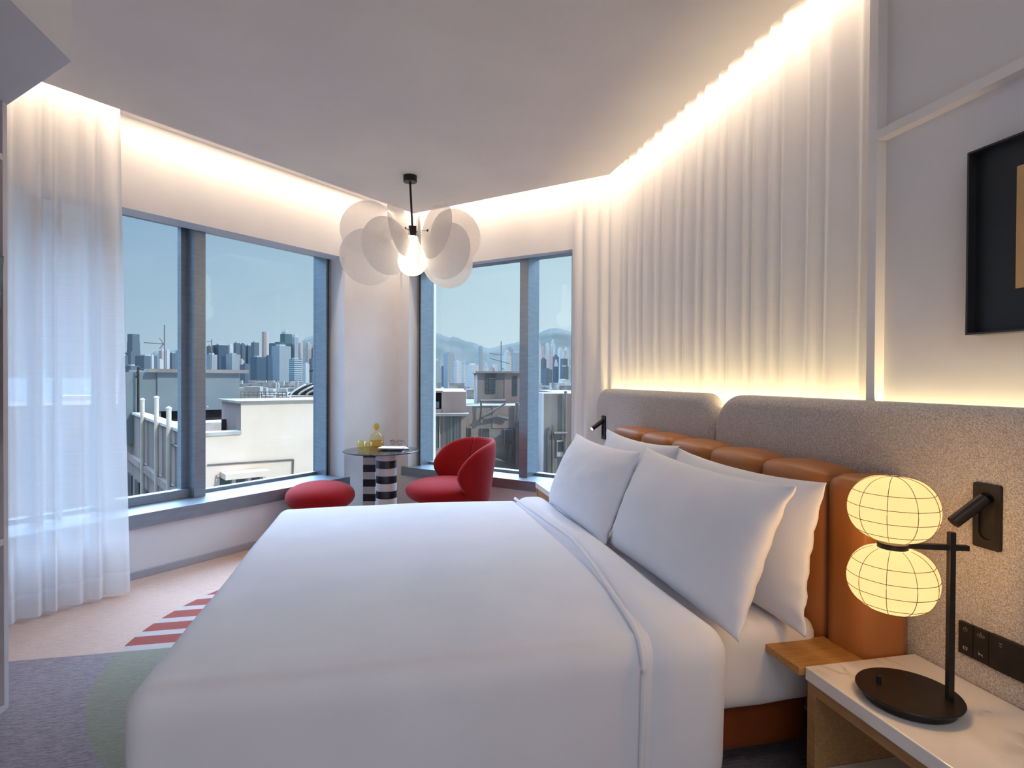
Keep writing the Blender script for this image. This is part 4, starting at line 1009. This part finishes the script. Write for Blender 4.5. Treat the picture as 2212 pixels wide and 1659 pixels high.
# the packed middle rows of the far city, blocks nothing sets apart
rnd = random.Random(21)
for x0, x1, ya, yb, d0, d1, n, lab, grp in ((449, 680, 766, 800, 2960, 3300, 34, 'small grey mid-rise block in the packed far rows of the left window', 'packed far blocks in the left window'),
                                       (262, 394, 774, 800, 2960, 3300, 16, 'small grey mid-rise block in the packed far rows of the left window', 'packed far blocks in the left window'),
                                       (916, 1120, 786, 812, 2560, 2900, 22, 'small pale mid-rise block in the packed far rows of the right window', 'packed far blocks in the right window'),
                                       (1160, 1228, 766, 800, 2560, 2900, 14, 'small pale mid-rise block in the packed far rows of the right window', 'packed far blocks in the right window')):
    for k in range(n):
        x = x0+(x1-x0)*(k+.5)/n + rnd.uniform(-1, 1); wd = (x1-x0)/n*rnd.uniform(.8, 1.15)
        t = tower('distant_block', lab, x-wd/2, x+wd/2, rnd.uniform(ya, yb), rnd.uniform(d0, d1), F[rnd.choice(['slate', 'pale', 'slate', 'blue', 'pink'] if x < 700 else ['white', 'pale', 'slate', 'pale', 'pink'])], 'plain', grp, .55)
# hills
M['hill'] = mat('wooded_hill', rgb(92, 94, 90), .95, spec=.05, noise_mix=(.004, rgb(74, 80, 76), .35, .65, (1, 1, 1)))
def hill(label, prof, D, m, foot=1500):
    bm = BM(); rows = []; nx = len(prof)
    dense = []
    for (xa, ya), (xb, yb) in zip(prof, prof[1:]):
        for k in range(6): dense.append((xa+(xb-xa)*k/6, ya+(yb-ya)*k/6))
    dense.append(prof[-1])
    for j in range(9):
        t = j/8; row = []
        for x, y in dense:
            ztop = at(x, y, D).z; p = px_at(x, D - foot*t)
            z = ZSEA + (ztop-ZSEA)*(1-t)**1.25 + (30*noise.noise(Vector((p.x*.002, p.y*.003, 1.3))) if 0 < j < 8 else 0) + 3*noise.noise(Vector((x*.2, j, 0)))
            row.append(bm.verts.new((p.x, p.y, z)))
        rows.append(row)
    row = []
    for x, y in dense: p = px_at(x, D+900); row.append(bm.verts.new((p.x, p.y, ZSEA)))
    rows.insert(0, row)
    for a, b_ in zip(rows, rows[1:]):
        for i in range(len(a)-1): bm.faces.new((a[i], a[i+1], b_[i+1], b_[i]))
    bmesh.ops.recalc_face_normals(bm, faces=bm.faces)
    return tag(obj('hill', bm, m, smooth=True), label, 'hill')
hill('hazy wooded ridge falling to a saddle in the right window', [(860, 700), (914, 715), (921, 716), (928, 719), (950, 721), (958, 725), (970, 729), (980, 727), (992, 731), (1003, 736), (1025, 741), (1040, 747), (1052, 752), (1060, 752), (1075, 748), (1090, 745), (1110, 741), (1124, 737), (1140, 730), (1150, 725)], 4600, M['hill'])
hill('rounded hilltop at the right side of the right window', [(1085, 752), (1100, 748), (1130, 737), (1160, 722), (1173, 715), (1186, 710), (1197, 708.5), (1208, 710), (1220, 713), (1229, 715), (1260, 722), (1320, 740), (1400, 770)], 5000, M['hill'])
hill('low hazy ridge behind the left window towers', [(300, 778), (318, 769), (335, 759), (352, 755), (366, 753), (378, 752), (393, 754), (410, 757), (430, 762), (455, 772), (480, 790)], 5200, M['hill'])
hill('hill shoulder at the right edge of the left window', [(610, 790), (630, 765), (649, 740), (660, 730), (670, 726), (682, 722), (720, 708), (760, 700), (800, 697), (870, 702)], 4800, M['hill'])
bm = BM()
for x0, x1, d0, d1 in ((425, 720, 1600, 1780), (900, 1245, 1120, 1230)):
    for k in range(70):
        x = random.uniform(x0, x1); D = random.uniform(d0, d1); p = px_at(x, D); s = random.uniform(8, 26)
        box(bm, p.x-s, p.x+s, p.y-8, p.y+8, ZSEA, ZSEA+random.uniform(6, 32))
tag(obj('waterfront_sheds', bm, M['sunwhite']), 'tiny white low buildings along the far waterfront', 'buildings', kind='stuff')

# rooftops close by, left window. grid directions of that block
E1 = Vector((math.sin(math.radians(62)), math.cos(math.radians(62)), 0)); E2 = Vector((-E1.y, E1.x, 0))
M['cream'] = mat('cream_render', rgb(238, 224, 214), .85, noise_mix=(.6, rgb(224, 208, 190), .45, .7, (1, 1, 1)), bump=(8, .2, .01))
M['mauve'] = mat('stained_shade_mauve_render', rgb(142, 124, 118), .85, noise_mix=(.8, rgb(112, 96, 90), .42, .68, (1, 1, .4)), bump=(8, .2, .01))  # mauve puts the shade on the cream building's side into colour
M['coping'] = mat('white_coping', rgb(200, 198, 198), .8, noise_mix=(2, rgb(176, 174, 174), .4, .6, (1, 1, 1)))
M['bluegrey'] = mat('blue_grey_render', rgb(128, 142, 150), .85, noise_mix=(.4, rgb(118, 132, 140), .4, .6, (1, 1, 1)))
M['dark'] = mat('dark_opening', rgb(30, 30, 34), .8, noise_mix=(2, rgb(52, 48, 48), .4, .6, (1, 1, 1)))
M['winglass'] = mat('dark_window_glass', rgb(56, 66, 72), .25, noise_mix=(2, rgb(70, 82, 88), .4, .6, (1, 1, 1)))
M['pipe'] = mat('white_pipe', rgb(206, 198, 190), .6, noise_mix=(2, rgb(190, 182, 174), .4, .6, (1, 1, 1)))
M['greypipe'] = mat('grey_pipe', rgb(120, 116, 114), .7, noise_mix=(2, rgb(104, 100, 98), .4, .6, (1, 1, 1)))
M['concrete'] = mat('weathered_concrete', rgb(150, 143, 139), .9, noise_mix=(.7, rgb(108, 103, 101), .4, .68, (1, 1, .35)), bump=(6, .2, .01))
M['pinkwall'] = mat('faded_pink_render', rgb(164, 147, 145), .9, noise_mix=(.7, rgb(128, 114, 112), .42, .68, (1, 1, .35)), bump=(6, .2, .01))
def pl(o, a, b_): q = o + E1*a + E2*b_; return (q.x, q.y)
def blk(bm, o, a0, a1, b0_, b1_, z0, z1): return prism(bm, [pl(o, a0, b0_), pl(o, a1, b0_), pl(o, a1, b1_), pl(o, a0, b1_)], z0, z1)
O1 = px_at(418, 12.0); ZP = at(418, 943, 12.0).z
def front_a(x):      # distance along the cream front under a pixel column
    d = ray(x, 829); n = E2; k_ = (O1.dot(n))/(d.x*n.x+d.y*n.y); p = Vector((d.x*k_, d.y*k_, 0)); return (p-O1).dot(E1)
def side_b(x):
    d = ray(x, 829); n = E1; k_ = (O1.dot(n))/(d.x*n.x+d.y*n.y); p = Vector((d.x*k_, d.y*k_, 0)); return (p-O1).dot(E2), k_
aB = front_a(520); a_end = front_a(760); depB = aB
cb_ = thing('rooftop_building', 'sunlit cream rooftop building with mauve shaded side and white pipes', 'building', (O1.x, O1.y, -38))
bm = BM()
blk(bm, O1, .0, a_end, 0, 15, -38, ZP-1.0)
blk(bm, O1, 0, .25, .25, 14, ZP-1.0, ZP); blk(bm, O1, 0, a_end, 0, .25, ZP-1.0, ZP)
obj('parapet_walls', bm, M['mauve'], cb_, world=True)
pB = O1+E1*aB; kB = pB.dot(Vector((FW.x, FW.y, 0)))
zB = at(520, 871, kB).z
def b_under(a0, x):     # how far back along the block's side a pixel column falls
    n = E1; c_ = (O1+E1*a0).dot(n); d = ray(x, 829); k_ = c_/(d.x*n.x+d.y*n.y); return (Vector((d.x*k_, d.y*k_, 0))-O1).dot(E2)
bd = b_under(aB, 480)
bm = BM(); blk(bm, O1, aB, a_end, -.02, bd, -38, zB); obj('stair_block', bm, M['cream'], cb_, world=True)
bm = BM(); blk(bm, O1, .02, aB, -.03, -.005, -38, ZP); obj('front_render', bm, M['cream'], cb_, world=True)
bm = BM(); blk(bm, O1, aB-.012, aB-.002, -.0, bd, ZP-1, zB-.02); obj('shade_skin', bm, M['mauve'], cb_, world=True)  # thin skin that paints shade over the cream side
bm = BM(); blk(bm, O1, -.06, aB, -.08, .3, ZP, ZP+.07); blk(bm, O1, -.06, .3, .3, 14, ZP, ZP+.07); obj('coping', bm, M['coping'], cb_, world=True, )
bm = BM(); blk(bm, O1, aB-.08, a_end, -.1, bd+.05, zB, zB+.05); obj('roof_edge', bm, M['concrete'], cb_, world=True)
# overhang line and recess on the shaded side
bm = BM(); blk(bm, O1, -.12, 0, 1.2, 14, ZP-1.55, ZP-1.35); obj('ledge', bm, M['mauve'], cb_, world=True)
bm = BM()
for k in range(7):
    b0_ = 1.0+k*1.7; blk(bm, O1, -.04, .0, b0_, b0_+.9, ZP-3.4, ZP-2.1)
obj('side_windows', bm, M['winglass'], cb_, world=True)
bm = BM(); blk(bm, O1, front_a(447)+.25, front_a(568), -.5, -.03, at(500, 1030, 12.4).z, at(500, 1018, 12.4).z); obj('window_canopy', bm, M['cream'], cb_, world=True)
bm = BM()
za = at(500, 1034, 12.2).z; zb_ = at(500, 1053, 12.2).z
for k in range(3):
    a0 = front_a(472)+k*(front_a(568)-front_a(472))/3; a1 = a0+(front_a(568)-front_a(472))/3-.08; blk(bm, O1, a0, a1, -.06, -.031, zb_, za)
obj('front_windows', bm, M['winglass'], cb_, world=True)
bm = BM()
for zz in (za+.02, zb_-.06): blk(bm, O1, front_a(466), front_a(570), -.12, -.031, zz, zz+.05)
for k in range(4):
    a0 = front_a(470)+k*(front_a(570)-front_a(470))/3; blk(bm, O1, a0-.05, a0+.02, -.1, -.031, zb_, za)
obj('window_casing', bm, M['pipe'], cb_, world=True)
bm = BM(); q = lambda a_, z: (O1+E1*a_-E2*.06) + Vector((0, 0, z))
bar(bm, q(front_a(447), at(447, 1007, 12).z), q(front_a(632), at(632, 993, 13.3).z), .02); bar(bm, q(front_a(632), at(632, 993, 13.3).z), q(front_a(630), at(630, 1045, 13.3).z), .02)
obj('drain_pipe', bm, M['greypipe'], cb_, world=True)
for x, yt, yb in ((349.5, 855, 931), (377, 878, 943), (318, 860, 913)):
    b_, kk = side_b(x); p = O1+E2*b_-E1*.12; kk = p.dot(Vector((FW.x, FW.y, 0)))
    bm = BM(); z0_, z1_ = at(x, yb, kk).z-3.0, at(x, yt, kk).z
    tube(bm, [(p.x, p.y, z0_), (p.x, p.y, z1_-.08), (p.x, p.y, z1_-.04), (p.x, p.y, z1_)], [.055, .055, .07, .02], 12)
    obj('vent_pipe', bm, M['pipe'], cb_, world=True)
bm = BM()
for b0_, b1_, dz in ((.6, 2.6, -.35), (2.6, 2.6, -.35)):
    bar(bm, O1+E2*b0_-E1*.04+Vector((0, 0, ZP+dz)), O1+E2*(b1_+.01)-E1*.04+Vector((0, 0, ZP+dz-(1 if b0_ == b1_ else 0)-.001)), .025)
obj('conduit', bm, M['greypipe'], cb_, world=True)
# dark panel leaning on the terrace
rk = px_at(499, 13.6)
bm = BM(); 
zr0, zr1 = ZP-.995, at(499, 905, 13.6).z
bx = rk; prism(bm, [(bx.x-.18, bx.y-.12), (bx.x+.2, bx.y-.02), (bx.x+.2, bx.y+.04), (bx.x-.18, bx.y-.06)], zr0, zr1)
tag(obj('mesh_rack', bm, M['dark']), 'black mesh rack standing on the cream building terrace', 'rack')
# blue grey roof box
O2 = px_at(340, 19.5)
hz2 = at(340, 797, 19.5).z
g2 = thing('roof_box_building', 'blue grey flat topped roof box behind the mauve parapet', 'building', (O2.x, O2.y, -38))
def a_on(O, x, n=None, along=None):
    d = ray(x, 829); n = n or E2; along = along or E1; k_ = (O.dot(n))/(d.x*n.x+d.y*n.y); p = Vector((d.x*k_, d.y*k_, 0)); return (p-O).dot(along)
a2 = a_on(O2, 517)
bm = BM(); blk(bm, O2, 0, a2, 0, 4.5, at(400, 889, 19.5).z, hz2-.12); obj('walls', bm, M['bluegrey'], g2, world=True)
bm = BM(); blk(bm, O2, .15, a2-.3, .5, 4.4, ZP-1.0, at(400, 889, 19.5).z); obj('shaded_undercroft', bm, M['dark'], g2, world=True)  # solid block, shade of the opening put into its dark colour
bm = BM(); blk(bm, O2, -.3, a2+.25, -.3, 4.8, hz2-.12, hz2); obj('roof_slab', bm, M['concrete'], g2, world=True)
bm = BM(); blk(bm, O2, -.9, .12, .1, 2.2, ZP-1.0, hz2-.12); obj('side_wing', bm, M['bluegrey'], g2, world=True)
bm = BM(); blk(bm, O2, -.97, -.9, .9, 1.25, at(320, 848, 20).z, hz2-.2); obj('brown_window', bm, M['winglass'], g2, world=True)
# lower terrace and far left clutter
bm = BM(); O3 = px_at(330, 17.5); blk(bm, O3, .3, 3.4, 0, 1.2, ZP-.995, at(330, 918, 17.5).z)
tag(obj('low_terrace', bm, M['coping']), 'low white terrace wall in front of the blue grey roof box', 'building')
O4 = px_at(290, 24); bm = BM(); blk(bm, O4, -7, .9, 0, 5, -38, at(290, 872, 24).z)
tag(obj('grey_annex', bm, M['pinkwall']), 'grey pink annex wall left of the blue grey roof box', 'building')
O5 = px_at(268, 30); bm = BM(); blk(bm, O5, -3, .35, 0, 1.4, -38, at(268, 854, 30).z)
tag(obj('peach_hut', bm, M['cream']), 'small sunlit peach rooftop hut beside the sheer curtain', 'building')
bm = BM(); O6 = px_at(286, 32); blk(bm, O6, -.6, .6, 0, 1.5, -38, at(286, 845, 32).z)
tag(obj('dark_plant_room', bm, M['dark']), 'dark cluttered plant room right of the peach hut', 'building')
def mast(lab, x, yt, yb, D, arms, r=.02, m='greypipe'):
    t = thing('aerial', lab, 'aerial', px_at(x, D)+Vector((0, 0, at(x, yb, D).z)))
    bm = BM(); bar(bm, at(x, yb, D), at(x, yt, D), r, 6); obj('mast', bm, M[m], t, world=True)
    for x0, y0, x1, y1 in arms:
        bm = BM(); bar(bm, at(x0, y0, D), at(x1, y1, D), r*.8, 6); obj('element', bm, M[m], t, world=True)
mast('tall rooftop aerial with arrow shaped element left of the mullion', 355.5, 702, 797, 19.8, [(311, 740, 355, 743), (345, 730, 353, 742), (345, 753, 353, 743)], .022)
mast('dark thin mast with brackets left of the blue grey roof box', 298.5, 793, 912, 19, [(295, 806, 298, 803), (293, 815, 298, 812), (298, 795, 310, 799)], .035, 'dark')
mast('small aerial right of the left window mullion', 457, 733, 797, 20.5, [(447, 738, 458, 738)], .018)
mast('rooftop aerial above the stair tower in the right window', 1082.5, 737, 806, 22, [(1057, 763, 1083, 767), (1058, 774, 1101, 786), (1082, 794, 1090, 799)], .02)
mast('thin pole beside the arched canopy at the window frame', 680.5, 798, 862, 20, [(668, 802, 681, 799)], .03, 'dark')
# roof clutter behind the cream block, canopy
O7 = px_at(600, 30); bm = BM(); blk(bm, O7, -6, 6, 0, 8, -38, at(600, 868, 30).z)
tag(obj('rear_roof', bm, M['concrete']), 'cluttered flat roof behind the sunlit cream block', 'building')
bm = BM()
for k in range(46):
    x = random.uniform(520, 622); D = random.uniform(26, 38); p = px_at(x, D); s = random.uniform(.12, .4); z0_ = at(x, 868, D).z
    box(bm, p.x-s, p.x+s, p.y-s, p.y+s, z0_-.6, z0_+random.uniform(.15, .75))
tag(obj('roof_clutter', bm, M['sunwhite']), 'jumble of white tanks and boxes on the roof behind the cream block', 'clutter', kind='stuff')
rl = BM()
for k in range(12):
    x = 520+k*9; bar(rl, at(x, 869, 25), at(x, 846, 25), .02, 5)
bar(rl, at(520, 846, 25), at(620, 847, 25), .02, 5); bar(rl, at(520, 853, 25), at(620, 853, 25), .02, 5)
tag(obj('roof_railing', rl, M['greypipe']), 'thin metal railing along the roof behind the cream block', 'railing')
cn = thing('arched_canopy', 'dark ribbed arched canopy roof at right of the left window', 'canopy', px_at(655, 34))
prof = []
bm = BM(); D = 34; rows = []
for k in range(15):
    t = k/14; x = 622+t*130; y = 852-29*math.sin(min(1, t*1.35)*PI/2)**.8
    rows.append((x, y))
va = [bm.verts.new(at(x, y, D)) for x, y in rows]; vb = [bm.verts.new(at(x, y, D)+Vector((0, 9, 0))) for x, y in rows]; vc = [bm.verts.new(at(x, 854, D)) for x, y in rows]
for i in range(14): bm.faces.new((va[i], va[i+1], vb[i+1], vb[i])); bm.faces.new((vc[i], vc[i+1], va[i+1], va[i]))
obj('roof_shell', bm, M['dark'], cn, world=True)
for k in range(5):
    bm = BM(); tube(bm, [at(628+k*17+i*4.5, 853-((i/7)**.7)*22*(1-.12*k), D-.3) for i in range(8)], .06, 5); obj('rib', bm, M['pipe'], cn, world=True)
bm = BM(); p = px_at(660, 33); box(bm, p.x-1.6, p.x+4.5, p.y, p.y+2, -38, at(660, 855, 33).z)
tag(obj('canopy_house', bm, M['concrete']), 'grey roof wall with railing under the arched canopy', 'building')
# right window buildings
E1b = Vector((math.sin(math.radians(128)), math.cos(math.radians(128)), 0)); E2b = Vector((math.sin(math.radians(38)), math.cos(math.radians(38)), 0))
def bblk(bm, O, x0, x1, b0_, b1_, z0, z1):
    a0 = a_on(O, x0, E2b, E1b); a1 = a_on(O, x1, E2b, E1b)
    def P(a, b_): q = O+E1b*a+E2b*b_; return (q.x, q.y)
    return prism(bm, [P(a0, b0_), P(a1, b0_), P(a1, b1_), P(a0, b1_)], z0, z1)
def zat(O, x, y):
    a0 = a_on(O, x, E2b, E1b); p = O+E1b*a0; return at(x, y, p.dot(Vector((FW.x, FW.y, 0)))).z
E1b, E2b = R0.copy(), vy.copy()
E2b = Vector((math.sin(math.radians(6.4)), math.cos(math.radians(6.4)), 0)); E1b = Vector((E2b.y, -E2b.x, 0))
Q1 = px_at(960, 15)
g = thing('pink_building', 'faded pink building with green ledge behind the red chair', 'building', (Q1.x, Q1.y, -38))
bm = BM(); bblk(bm, Q1, 890, 913.5, 0, 5, -38, zat(Q1, 913, 845)); bblk(bm, Q1, 913, 956, .9, 5, -38, zat(Q1, 935, 846)); bblk(bm, Q1, 913, 956, 0, .9, -38, zat(Q1, 935, 884)); bblk(bm, Q1, 954, 1007, 0, 5, -38, zat(Q1, 980, 846)); obj('walls', bm, M['pinkwall'], g, world=True)
bm = BM(); bblk(bm, Q1, 916, 953, .86, .9, zat(Q1, 935, 884), zat(Q1, 935, 849)); obj('balcony_recess', bm, M['dark'], g, world=True)  # dark sheet, shade of the recess put into its colour
bm = BM()
for x0, x1, y0, y1 in ((922, 927, 870, 883), (930, 934, 873, 883), (939, 948, 869, 883)): bblk(bm, Q1, x0, x1, .3, .6, zat(Q1, x0, y1), zat(Q1, x0, y0))
obj('stored_boards', bm, M['coping'], g, world=True)
bm = BM(); bblk(bm, Q1, 908, 956, -.08, .95, zat(Q1, 930, 848), zat(Q1, 930, 844)); obj('roof_edge', bm, M['concrete'], g, world=True)
bm = BM(); bblk(bm, Q1, 913, 1012, -.55, .0, zat(Q1, 960, 896), zat(Q1, 960, 891)); obj('ledge', bm, M['concrete'], g, world=True)
bm = BM()
for x0, x1 in ((918, 949), (960, 997)): bblk(bm, Q1, x0, x1, -.02, .01, zat(Q1, x0, 968), zat(Q1, x0, 901))
obj('grilled_windows', bm, M['winglass'], g, world=True)
bm = BM()
for x in [918+3.1*k for k in range(11)]+[960+3.1*k for k in range(13)]:
    bblk(bm, Q1, x, x+.5, -.06, -.04, zat(Q1, x, 968), zat(Q1, x, 901))
for x in (917, 928, 938, 949): bblk(bm, Q1, x, x+1.3, -.08, -.04, zat(Q1, x, 968), zat(Q1, x, 920))
obj('window_bars', bm, M['pipe'], g, world=True)
Q0 = px_at(905, 24); bm = BM(); bblk(bm, Q0, 880, 931, 0, 4, -38, zat(Q0, 915, 803))
tag(obj('pink_tower_block', bm, M['pinkwall']), 'taller pink block at the left frame of the right window', 'building')
Q2 = px_at(1060, 19)
g = thing('stair_tower', 'grey roof stair tower with gridded window behind the right window', 'building', (Q2.x, Q2.y, -38))
bm = BM(); bblk(bm, Q2, 1031, 1090, 0, 3.2, -38, zat(Q2, 1060, 806)); obj('shaded_walls', bm, M['concrete'], g, world=True)  # grey here and the paler face beside it put shade and light into colour
bm = BM(); bblk(bm, Q2, 1089.5, 1127, -.02, 3.2, zat(Q2, 1100, 880), zat(Q2, 1110, 806)); obj('pale_walls', bm, M['pinkwall'], g, world=True)
bm = BM(); bblk(bm, Q2, 1026, 1132, -.25, 3.4, zat(Q2, 1060, 806), zat(Q2, 1060, 802)); obj('roof_slab', bm, M['concrete'], g, world=True)
bm = BM(); bblk(bm, Q2, 1049, 1070, -.03, 0, zat(Q2, 1060, 850), zat(Q2, 1060, 808)); bblk(bm, Q2, 1107, 1117, -.05, -.02, zat(Q2, 1112, 855), zat(Q2, 1112, 813)); obj('window_glass', bm, M['winglass'], g, world=True)
bm = BM()
bblk(bm, Q2, 1057.3, 1058.5, -.07, -.03, zat(Q2, 1060, 850), zat(Q2, 1060, 808))
for yy in (818, 828, 839): bblk(bm, Q2, 1049, 1070, -.07, -.03, zat(Q2, 1060, yy), zat(Q2, 1060, yy-1))
obj('window_bars', bm, M['greypipe'], g, world=True)
Q3 = px_at(1060, 17)
g = thing('weathered_facade', 'stained grey facade with windows and pipes below the stair tower', 'building', (Q3.x, Q3.y, -38))
bm = BM(); bblk(bm, Q3, 1006, 1037, 0, 1.8, -38, zat(Q3, 1015, 877)); bblk(bm, Q3, 1037, 1175, 0, 1.8, -38, zat(Q3, 1100, 876)); obj('walls', bm, M['concrete'], g, world=True)
bm = BM(); bblk(bm, Q3, 1064, 1122, -.03, -.0, zat(Q3, 1090, 925), zat(Q3, 1090, 877)); obj('pale_patch', bm, M['pinkwall'], g, world=True)
for x0, x1, y0, y1, nm in ((1040, 1059, 923, 962, 'window'), (1089, 1108, 926, 962, 'window'), (1009, 1020, 922, 966, 'window')):
    bm = BM(); bblk(bm, Q3, x0, x1, -.08, -.03, zat(Q3, x0, y1), zat(Q3, x0, y0)); f_ = obj('window_casing', bm, M['pinkwall'], g, world=True)
    bm = BM(); bblk(bm, Q3, x0+2, x0+(x1-x0)/2-.5, -.1, -.075, zat(Q3, x0, y1-2), zat(Q3, x0, y0+2)); bblk(bm, Q3, x0+(x1-x0)/2+.5, x1-2, -.1, -.075, zat(Q3, x0, y1-2), zat(Q3, x0, y0+2)); obj('window_glass', bm, M['winglass'], f_, world=False) if False else obj('window_glass', bm, M['winglass'], g, world=True)
def qp(x, y, dd=.15):
    a0 = a_on(Q3, x, E2b, E1b); p = Q3+E1b*a0-E2b*dd; k_ = p.dot(Vector((FW.x, FW.y, 0))); return at(x, y, k_)
for pts in ([(1039, 913), (1039, 866), (1092, 866)], [(1117, 1010), (1117, 930), (1117, 870)], [(1045, 905), (1075, 900), (1098, 905)], [(1062, 990), (1100, 1000), (1104, 960)]):
    bm = BM(); tube(bm, [qp(*q_) for q_ in pts], .06, 6); obj('pipe', bm, M['greypipe'], g, world=True)
bm = BM(); tube(bm, [qp(1092-5.2*k, 872+2.6*k**1.15*(1-.02*k), .3) for k in range(10)], .03, 6); obj('cable', bm, M['greypipe'], g, world=True)
Q4 = px_at(1200, 14)
g = thing('concrete_building', 'plain concrete building with small window beside the right curtain', 'building', (Q4.x, Q4.y, -38))
bm = BM(); bblk(bm, Q4, 1175, 1222, 0, 1.4, -38, zat(Q4, 1200, 850)); obj('walls', bm, M['concrete'], g, world=True)
bm = BM(); bblk(bm, Q4, 1203, 1218, -.06, 0, zat(Q4, 1210, 986), zat(Q4, 1210, 951)); obj('window_casing', bm, M['coping'], g, world=True)
bm = BM(); bblk(bm, Q4, 1205, 1216, -.08, -.05, zat(Q4, 1210, 975), zat(Q4, 1210, 954)); obj('window_glass', bm, M['winglass'], g, world=True)
for x, y0, y1 in ((1186, 930, 1010), (1220, 845, 1010), (1193, 918, 1010)):
    bm = BM(); a0 = a_on(Q4, x, E2b, E1b); p = Q4+E1b*a0-E2b*.1; bar(bm, (p.x, p.y, zat(Q4, x, y1+60)), (p.x, p.y, zat(Q4, x, y0)), .04, 6); obj('pipe', bm, M['greypipe'], g, world=True)
bm = BM(); bblk(bm, Q4, 1195, 1222, -.3, 0, zat(Q4, 1210, 935), zat(Q4, 1210, 932)); obj('ledge', bm, M['concrete'], g, world=True)
Q5 = px_at(1240, 15.7); bm = BM(); bblk(bm, Q5, 1218, 1300, 0, 5, -38, zat(Q5, 1226, 850))
tag(obj('brown_building', bm, M['mauve']), 'brownish building edge beside the sheer right curtain', 'building')
Q6 = px_at(1165, 22); bm = BM(); bblk(bm, Q6, 1140, 1176, 0, 4, -38, zat(Q6, 1165, 845)); bblk(bm, Q6, 1140, 1166, .5, 3, -38, zat(Q6, 1160, 806))
tag(obj('pink_roof_house', bm, M['pinkwall']), 'pink roof house just right of the right window mullion', 'building')

# clean up: only top-level things carry a category
for o in SC.objects:
    if o.parent is not None and 'category' in o: del o['category']
